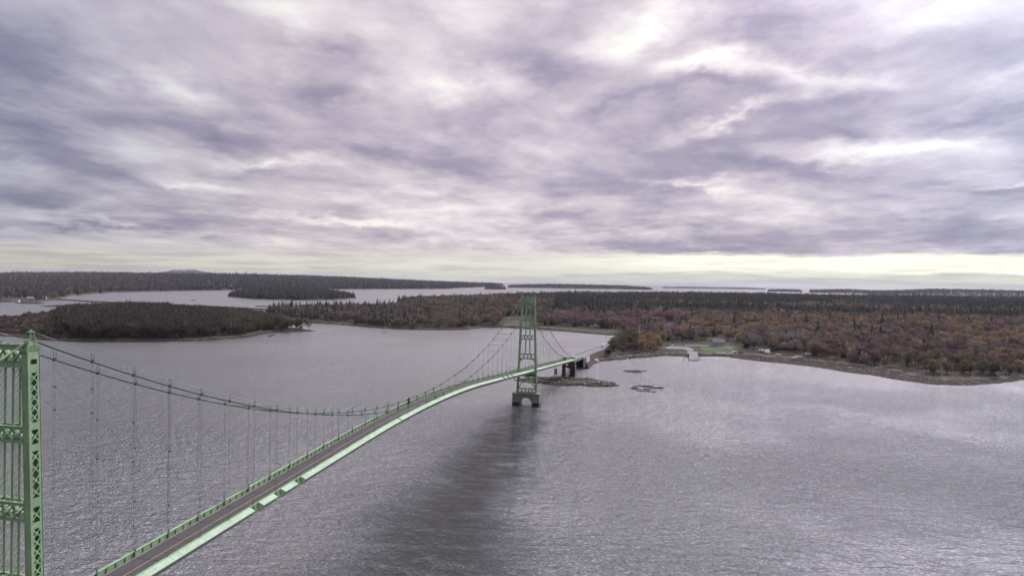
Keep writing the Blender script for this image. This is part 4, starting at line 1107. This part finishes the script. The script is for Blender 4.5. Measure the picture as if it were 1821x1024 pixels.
# ------------------------------------------------------------------ houses
def house(px_, py_, w, d, hgt, rz, wall, roof, label, z=None, floors=1, chimney=False, name='house', wins=3, gable=True, sc_=1.):
    x, y, h = onland(px_, py_, 4); o = empty(name, (x, y, h), rz, label, 'house'); o.scale = (sc_,)*3
    b = MB(); b.box(-w/2, w/2, -d/2, d/2, -3, hgt)
    rh = d*.42
    b.add([(-w/2,-d/2,hgt),(-w/2,d/2,hgt),(-w/2,0,hgt+rh),(w/2,-d/2,hgt),(w/2,d/2,hgt),(w/2,0,hgt+rh)], [(0,2,1),(3,4,5),(0,1,4,3)])
    b.build('wall', wall, o)
    b = MB(); e = .45
    for s in (-1, 1):
        q = [(-w/2-e, s*(d/2+e), hgt-e*.84), (w/2+e, s*(d/2+e), hgt-e*.84), (w/2+e, 0, hgt+rh+.02), (-w/2-e, 0, hgt+rh+.02)]
        b.hexa([(a, c, zz+.03) for a, c, zz in q], [(a, c, zz+.25) for a, c, zz in q])
    rf = b.build('roof', roof, o)
    if chimney: MB().box(-.4, .4, -.4, .4, 0, 1.6).build('chimney', M['concrete'], rf).location = (w*.2, 0, hgt+rh-.5)
    for f in range(floors):
        zc = 1.0+f*2.7
        for i in range(wins):
            for s in (-1, 1):
                x_ = -w/2+w*(i+.5)/wins
                fr = MB().box(x_-.65, x_+.65, s*(d/2+.03)-.03, s*(d/2+.03)+.03, zc, zc+1.4).build('window', M['white'], o)
                MB().box(x_-.5, x_+.5, s*(d/2+.075)-.015, s*(d/2+.075)+.015, zc+.15, zc+1.25).build('pane', M['glass'], fr)
    MB().box(-.5, .5, -.03, .03, 0, 2.1).build('door', M['brown_roof'], o).location = (-w/2-.04, d*.2, 0)
    children(o)[-1].rotation_euler = (0, 0, PI/2)
    return o
FA = YAW+PI/2
house(1189, 587, 10, 8, 5.2, FA-1.2, M['white'], M['shingle'], 'white gabled house with bright end wall on the rise above the gravel drive', floors=2, chimney=True)
house(1183, 589.5, 9, 5, 2.8, FA+.25, M['white'], M['brown_roof'], 'low white wing with brown roof left of the gabled house')
house(1276, 616, 13, 8, 5.0, FA+.15, M['grey_wall'], M['shingle'], 'pale grey two storey house behind the waterside lawn', floors=2, wins=4)
house(1227, 570, 11, 8, 5.5, FA-.9, M['white'], M['shingle'], 'white house glimpsed among golden trees above the ramp', floors=2)
house(1590, 573, 11, 8, 6.5, FA-1.0, M['white'], M['shingle'], 'solitary white house deep in the right hand woods', floors=2)
house(775, 545, 10, 9, 6.5, FA-1.3, M['white'], M['shingle'], 'small white house, left of the pair on the wooded point', floors=2)
house(783, 547, 12, 8, 6, FA-.9, M['grey_wall'], M['shingle'], 'grey house, right of the pair on the wooded point', floors=2)
house(814, 549, 20, 10, 6, FA+.5, M['white'], simple('bright_metal_roof', (.62,.60,.60), .5, .05), 'long house with a shining pale metal roof on the point', floors=1, wins=5)
house(837, 547, 9, 9, 8, FA-1.4, M['white'], M['brown_roof'], 'tall narrow white house right of the metal roofed house', floors=2, wins=2)
house(855, 543, 13, 8, 6, FA, M['grey_wall'], M['shingle'], 'grey house among trees near the ridge of the point', floors=2)
house(762, 572, 14, 7, 4.5, FA+.3, M['grey_wall'], M['shingle'], 'grey cottage just above the rocky beach beyond the tower', wins=4)
house(720, 547.5, 12, 7, 5, FA, M['grey_wall'], M['shingle'], 'grey shore house at the inlet on the neck', wins=3)
house(729, 549.5, 9, 6, 5, FA+.4, M['white'], M['shingle'], 'white shed roofed cottage behind the neck trees')
house(944, 561, 12, 7, 4.5, FA, M['white'], simple('zinc_roof', (.5,.5,.5), .5, .1), 'white barn seen through the far tower')
house(28, 534.5, 24, 10, 5, FA, M['white'], M['shingle'], 'long white shed on the green bank left of the causeway', wins=5, sc_=.7)
house(55, 531.5, 26, 10, 4, FA+.2, M['grey_wall'], simple('light_roof', (.45,.43,.42), .6, .1), 'low pale roofed shed behind the causeway end', sc_=.6)
house(79, 531.5, 14, 9, 6, FA, M['grey_wall'], M['shingle'], 'grey farmhouse beside the dark trees on the causeway', floors=2, sc_=.7)
house(392, 511.5, 22, 12, 14, FA-.8, M['white'], M['shingle'], 'faint white farmhouse on the far wooded shore', floors=2)
house(410, 512.0, 18, 12, 12, FA-.5, M['white'], M['shingle'], 'smaller white farmhouse right of its twin on the far shore', floors=2)
house(528, 511.8, 30, 14, 12, FA, M['white'], M['shingle'], 'white buildings low on the far shore behind the spruce island', floors=2)
house(262, 514.5, 24, 12, 9, FA, M['grey_wall'], M['shingle'], 'grey house at the far head of the bay', floors=2)

# ------------------------------------------------------------------ vehicles
def wheels(o, L, W_, r=.38, xs_=(-.32, .32)):
    me = MB(); me.tube([(0,-.13,0),(0,.13,0)], r, 12); mm = me.mesh('wheel', M['rubber']); rim = MB().tube([(0,-.14,0),(0,.14,0)], r*.5, 8).mesh('rim', M['white'])
    for fx in xs_:
        for s in (-1, 1): q = link('wheel', mm, o, (fx*L, s*(W_/2-.1), r)); link('rim', rim, q)
def van(x, y, z, rz, label, L=6.2, W_=2.2, H_=2.7):
    o = empty('van', (x, y, z), rz, label, 'van')
    b = MB(); pr = [(-L/2,.45),(L/2-.15,.45),(L/2,.9),(L/2-.35,1.35),(L/2-1.25,2.15),(L/2-1.6,H_-.1),(-L/2+.15,H_),(-L/2,H_-.2)]
    n = len(pr); b.add([(a,-W_/2,c) for a, c in pr]+[(a,W_/2,c) for a, c in pr], [tuple(range(n)), tuple(range(n,2*n))[::-1]]+[(i+n, (i+1) % n+n, (i+1) % n, i) for i in range(n)])
    b.build('body', M['white'], o)
    b = MB(); b.hexa([(L/2-.36,-.9,1.38),(L/2-.34,-.9,1.38),(L/2-.34,.9,1.38),(L/2-.36,.9,1.38)], [(L/2-1.23,-.8,2.16),(L/2-1.2,-.8,2.18),(L/2-1.2,.8,2.18),(L/2-1.23,.8,2.16)]); b.build('windscreen', M['glass'], o)
    for s in (-1, 1): MB().box(L/2-2.3, L/2-1.35, s*W_/2-.02, s*W_/2+.02, 1.45, 2.1).build('window', M['glass'], o)
    wheels(o, L, W_); return o
pv_ = Vector(CW[5]).lerp(Vector(CW[4]), .65)
van(pv_.x, pv_.y+1.8, pv_.z, math.atan2(CW[4][1]-CW[5][1], CW[4][0]-CW[5][0]), 'white high roofed van driving along the approach road to the bridge', 8.0, 2.5, 3.6)
def trailer(px_, py_, rz, label, L=7.5, H_=2.9, group=None):
    x, y, h = onland(px_, py_, 3); o = empty('camper_trailer', (x, y, h+.1), rz, label, 'trailer', group); o.scale = (.82,)*3
    b = MB(); pr = [(-L/2,.6),(L/2-.6,.6),(L/2,1.2),(L/2-.2,H_-.4),(L/2-.7,H_),(-L/2+.4,H_),(-L/2,H_-.3)]
    n = len(pr); b.add([(a,-1.2,c) for a, c in pr]+[(a,1.2,c) for a, c in pr], [tuple(range(n)), tuple(range(n,2*n))[::-1]]+[(i+n, (i+1) % n+n, (i+1) % n, i) for i in range(n)]); b.build('body', M['white'], o)
    for s in (-1, 1):
        for q in (-.3, .05): MB().box(L*q, L*q+1.3, s*1.2-.02, s*1.2+.02, 1.5, 2.2).build('window', M['glass'], o)
        MB().box(-L/2+.3, L/2-.7, s*1.2-.015, s*1.2+.015, .8, .95).build('stripe', M['brown_roof'], o)
    MB().beam((L/2-.6,0,.65), (L/2+1.1,0,.55), .12, .12).build('hitch', M['dark'], o)
    wheels(o, L, 2.3, .34, (-.06, .08)); return o
for px_, py_, rz, lab in ((1279, 626, FA+.1, 'white camper trailer standing alone at the right end of the lawn'), (1288, 625.6, FA+.3, 'pale camper trailer, second beside the lawn'), (1300, 626, FA, 'white camper trailer just right of the dark leaning tree'), (1306, 624.5, FA+.4, 'white camper trailer parked behind its neighbour by the tree'),
        (1354, 626, FA, 'shorter white camper trailer in the dark trees, left of the tent shaped one'), (1359, 626.2, FA+.2, 'white camper trailer touching the tent shaped one'), (1384, 630, FA-.2, 'white camper trailer alone under the olive crown'), (1420, 633, FA, 'long white camper trailer at the right of the camp'), (1413, 636, FA+.3, 'white camper trailer nearest the beach at the right of the camp'), (1437, 632, FA, 'last small white camper trailer at the right')):
    trailer(px_, py_, rz, lab, 8.5 if 'long' in lab else 6.5)
x, y, h = onland(1364, 630); te = empty('canvas_tent', (x, y, h), FA, 'pale pointed canvas tent under the camp trees', 'tent')
MB().add([(-3,-2.5,0),(3,-2.5,0),(3,2.5,0),(-3,2.5,0),(-2,0,3.6),(2,0,3.2)], [(0,1,5,4),(2,3,4,5),(0,4,3),(1,2,5)]).build('canvas', M['white'], te); MB().tube([(0,0,0),(0,0,3.7)], .08, 5).build('pole', M['wood'], te)
def car(px_, py_, rz, label, paint):
    x, y, h = onland(px_, py_, 3); o = empty('parked_car', (x, y, h+.45), rz, label, 'car')
    b = MB(); pr = [(-2.2,.35),(2.2,.35),(2.25,.8),(1.2,.95),(.5,1.45),(-1.3,1.48),(-2.0,1.0),(-2.25,.9)]
    n = len(pr); b.add([(a,-.88,c) for a, c in pr]+[(a,.88,c) for a, c in pr], [tuple(range(n)), tuple(range(n,2*n))[::-1]]+[(i+n, (i+1) % n+n, (i+1) % n, i) for i in range(n)]); b.build('body', paint, o)
    for s in (-1, 1): MB().add([(.95,s*.89,.98),(.4,s*.89,1.38),(-1.2,s*.89,1.40),(-1.75,s*.89,1.02)], [(0,1,2,3)]).build('window', M['glass'], o)
    wheels(o, 4.4, 1.76, .33); return o
car(1186, 616.5, FA, 'dark car parked at the left edge of the paved lot', M['dark'])
car(1197, 616.5, FA+.2, 'white car parked beneath the brown tree at the lot', M['white'])
car(1316, 625.5, FA, 'dark car parked between the camper trailers', M['dark'])

# ------------------------------------------------------------------ waterside things
b0 = at(684, 591.5); bo = empty('motor_boat', (b0[0], b0[1], 0), FA+.2, 'small white motor boat moored off the beach beyond the far tower', 'boat')
hull = [(-3.6,.05,1.25),(-3.6,.85,1.35),(1.5,.05,1.35),(1.5,1.0,1.45),(4.2,.3,.08),(4.4,1.3,.15)]
b = MB(); rows = []
for (a, z, wd) in ((-3.6,0,1),(0,0,1.15),(2.5,0,.8),(4.3,.2,.05)): rows.append([(a,-wd*1.25,1.0+z),(a,-wd*.9,-.25),(a,wd*.9,-.25),(a,wd*1.25,1.0+z)])
vs = [p for r_ in rows for p in r_]; fs = [(i*4+j, i*4+j+1, i*4+5+j, i*4+4+j) for i in range(3) for j in range(3)]+[(0,3,2,1),(12,13,14,15)]+[(i*4+3, i*4, i*4+4, i*4+7) for i in range(3)]
b.add(vs, fs).build('hull', M['white'], bo)
MB().hexa([(-.6,-.8,1.0),(1.4,-.7,1.0),(1.4,.7,1.0),(-.6,.8,1.0)], [(-.4,-.7,2.3),(.8,-.6,2.3),(.8,.6,2.3),(-.4,.7,2.3)]).build('cabin', M['white'], bo)
MB().box(-4.1,-3.5,-.25,.25,.2,1.5).build('outboard', M['dark'], bo)
for i, (x, y, rz, lab) in enumerate(((1293, 631.5, .4, 'upturned white dinghy on the shore below the dark tree'), (1430, 640.5, 1.2, 'white dinghy hauled up on the dark beach'), (1152, 637, .2, 'pale dinghy on the sand under the thicket'))):
    p = onland(x, y, 1); MB().add([(-2,-.7,.5),(-2,.7,.5),(1,-.75,.55),(1,.75,.55),(2.2,0,.6),(-2,-.4,0),(-2,.4,0),(1,-.4,0),(1,.4,0)], [(5,6,8,7),(0,5,7,2),(1,3,8,6),(7,8,4),(2,7,4),(3,4,8),(0,1,6,5)]).build('dinghy', M['white'])
    o = bpy.data.objects[-1] if False else [q for q in COL.objects if q.name.startswith('dinghy')][-1]
    o.location = (p[0], p[1], p[2]+.2); o.rotation_euler = (0, 0, rz); tag(o, lab, 'dinghy')
def pile(x, y, h_, lab, lean=0):
    p = at(x, y); o = MB().tube([(0,0,-2),(lean*.5,lean,h_*.6),(lean,lean*1.5,h_)], [.28,.26,.22], 7).build('mooring_pile', M['wood']); o.location = (p[0], p[1], 0); tag(o, lab, 'pile')
pile(1215.5, 641, 3.0, 'thin timber pile standing in the water left of the boat ramp')
pile(1224.5, 645, 4.2, 'thick dark timber pile in front of the boat ramp')
pile(1184, 634.5, 3.6, 'short timber pile at the shore by the lot kerb')
# beacon frame on the ledge
p = at(988, 672); bc = empty('ledge_beacon', (p[0], p[1], .4), 0, 'dark skeletal beacon frame on legs standing on the weedy ledge under the side span', 'beacon')
for a, c in ((-.9,-.9),(.9,-.9),(.9,.9),(-.9,.9)): MB().tube([(a*1.35,c*1.35,-.8),(a*.8,c*.8,2.6)], .13, 5).build('leg', M['dark'], bc)
b = MB()
for z in (2.6, 3.7, 4.8, 5.9): b.box(-1.0,1.0,-1.0,1.0,z,z+.62)
for i in range(4): a = i*PI/2; b.box(.8*math.cos(a)-.1,.8*math.cos(a)+.1,.8*math.sin(a)-.1,.8*math.sin(a)+.1,2.6,6.8)
b.build('slatted_cage', M['dark'], bc)
for z, s_ in ((3.4,-1),(4.4,1),(5.3,-1)): MB().beam((0,-1,z),(0,-2.3,z+.2*s_),.15,.25).build('arm', M['rope'], bc)
MB().tube([(0,0,6.5),(0,0,7.9)], .1, 5).build('spindle', M['dark'], bc)
p = at(996.5, 671.3); o = MB().tube([(0,0,-1),(0,0,1.1)], [.9,.5], 7).build('stump_post', M['dark']); o.location = (p[0], p[1], 0); tag(o, 'squat dark post just right of the ledge beacon', 'post')
# silvery dead tree on the right shore
x, y, h = onland(1676, 672, 2); dt = empty('dead_tree', (x, y, h), .4, 'silvery dead tree leaning out over the right shore', 'tree')
MB().tube([(0,0,-1),(.2,.6,2.5),(.1,1.0,5.5),(.3,.9,8),(0,1.4,11)], [.38,.34,.26,.18,.05], 6).build('trunk', M['silver'], dt)
for q in (((.1,.9,5),(-.5,3.0,7.2),(-.8,4.4,7.6)), ((.2,.8,6.5),(.4,-1.2,8.6),(.2,-1.6,10)), ((.2,.7,3.5),(-.3,2.4,4.4),(-.2,3.6,4.2)), ((.2,1.0,8),(0,2.6,9.8),(0,3.0,11)), ((.2,.9,7.2),(.1,-.6,7.8),(.2,-2.2,7.7))): MB().tube(q, [.16,.10,.03], 5).build('branch', M['silver'], dt)
# leaning driftwood trees on the island spit
for (x, y, ln, lab) in ((509, 588, 9, 'dark dead tree leaning over the tip of the island spit'),):
    p = onland(x, y, .5); o = empty('fallen_tree', (p[0], p[1], max(p[2], 0)), 0, lab, 'tree')
    MB().tube([(0,0,-.3),(.6,-3,3.5),(1,-5.2,ln)], [.45,.32,.1], 6).build('trunk', M['bark'], o)
    for q in (((.5,-2.2,2.6),(0,-5,2.2)), ((.7,-3.6,4.6),(0,-1.6,7.2)), ((.8,-4.2,6),(0,-6.6,6.4))): MB().tube(q, [.16,.04], 4).build('branch', M['bark'], o)
# poles and mast
def pole(x, y, h_, lab, nm='utility_pole', r_=.14, m_=None, arm=True, z=3):
    p = onland(x, y, z); o = empty(nm, (p[0], p[1], p[2]), FA, lab, 'pole'); MB().tube([(0,0,-1),(0,0,h_)], [r_, r_*.7], 6).build('post', m_ or M['wood'], o)
    if arm: MB().box(-1.1,1.1,-.07,.07,h_-.8,h_-.6).build('crossarm', m_ or M['wood'], o)
    return o
pole(1137, 612, 22, 'thin pale pole rising behind the thicket at the bridge end', 'flag_pole', .22, M['white'], False)
pole(1292, 632, 9, 'dark wooden pole on the shore beside the camper trailers')
pole(1444, 640, 9, 'slim pole on the beach at the right end of the camp', r_=.1)
pole(1452.5, 641, 8, 'slim pole right of its twin beyond the camp', r_=.1)
p = (CW[5][0], CW[5][1]-4.9, CW[5][2]); o = empty('utility_pole', p, 0, 'tall thin pole at the kerb of the approach road past the van', 'pole'); MB().tube([(0,0,-1.5),(0,0,15)], [.16,.1], 6).build('post', M['wood'], o); MB().box(-.07,.07,-1.1,1.1,14,14.2).build('crossarm', M['wood'], o)
q = at(478, 503.5); dd = np.array(q[:2])-CAM[:2]; dd = dd/np.linalg.norm(dd)*5600; mx, my = CAM[0]+dd[0], CAM[1]+dd[1]; mz = gz(mx, my)-drop(mx, my)
ma = empty('radio_mast', (mx, my, mz), 0, 'slim radio mast on the skyline of the far ridge', 'mast')
b = MB()
for i in range(3): a = i*2*PI/3; b.tube([(2.0*math.cos(a),2.0*math.sin(a),-2),(1.2*math.cos(a),1.2*math.sin(a),48)], .35, 4)
for z in range(0, 46, 4):
    for i in range(3):
        a, c = i*2*PI/3, (i+1)*2*PI/3; k = 2-.8*z/48; b.tube([(k*math.cos(a),k*math.sin(a),z),(k*math.cos(c),k*math.sin(c),z+4)], .15, 3)
b.build('lattice', M['dark'], ma); MB().tube([(0,0,46),(0,0,56)], .5, 5).build('antenna', M['dark'], ma)
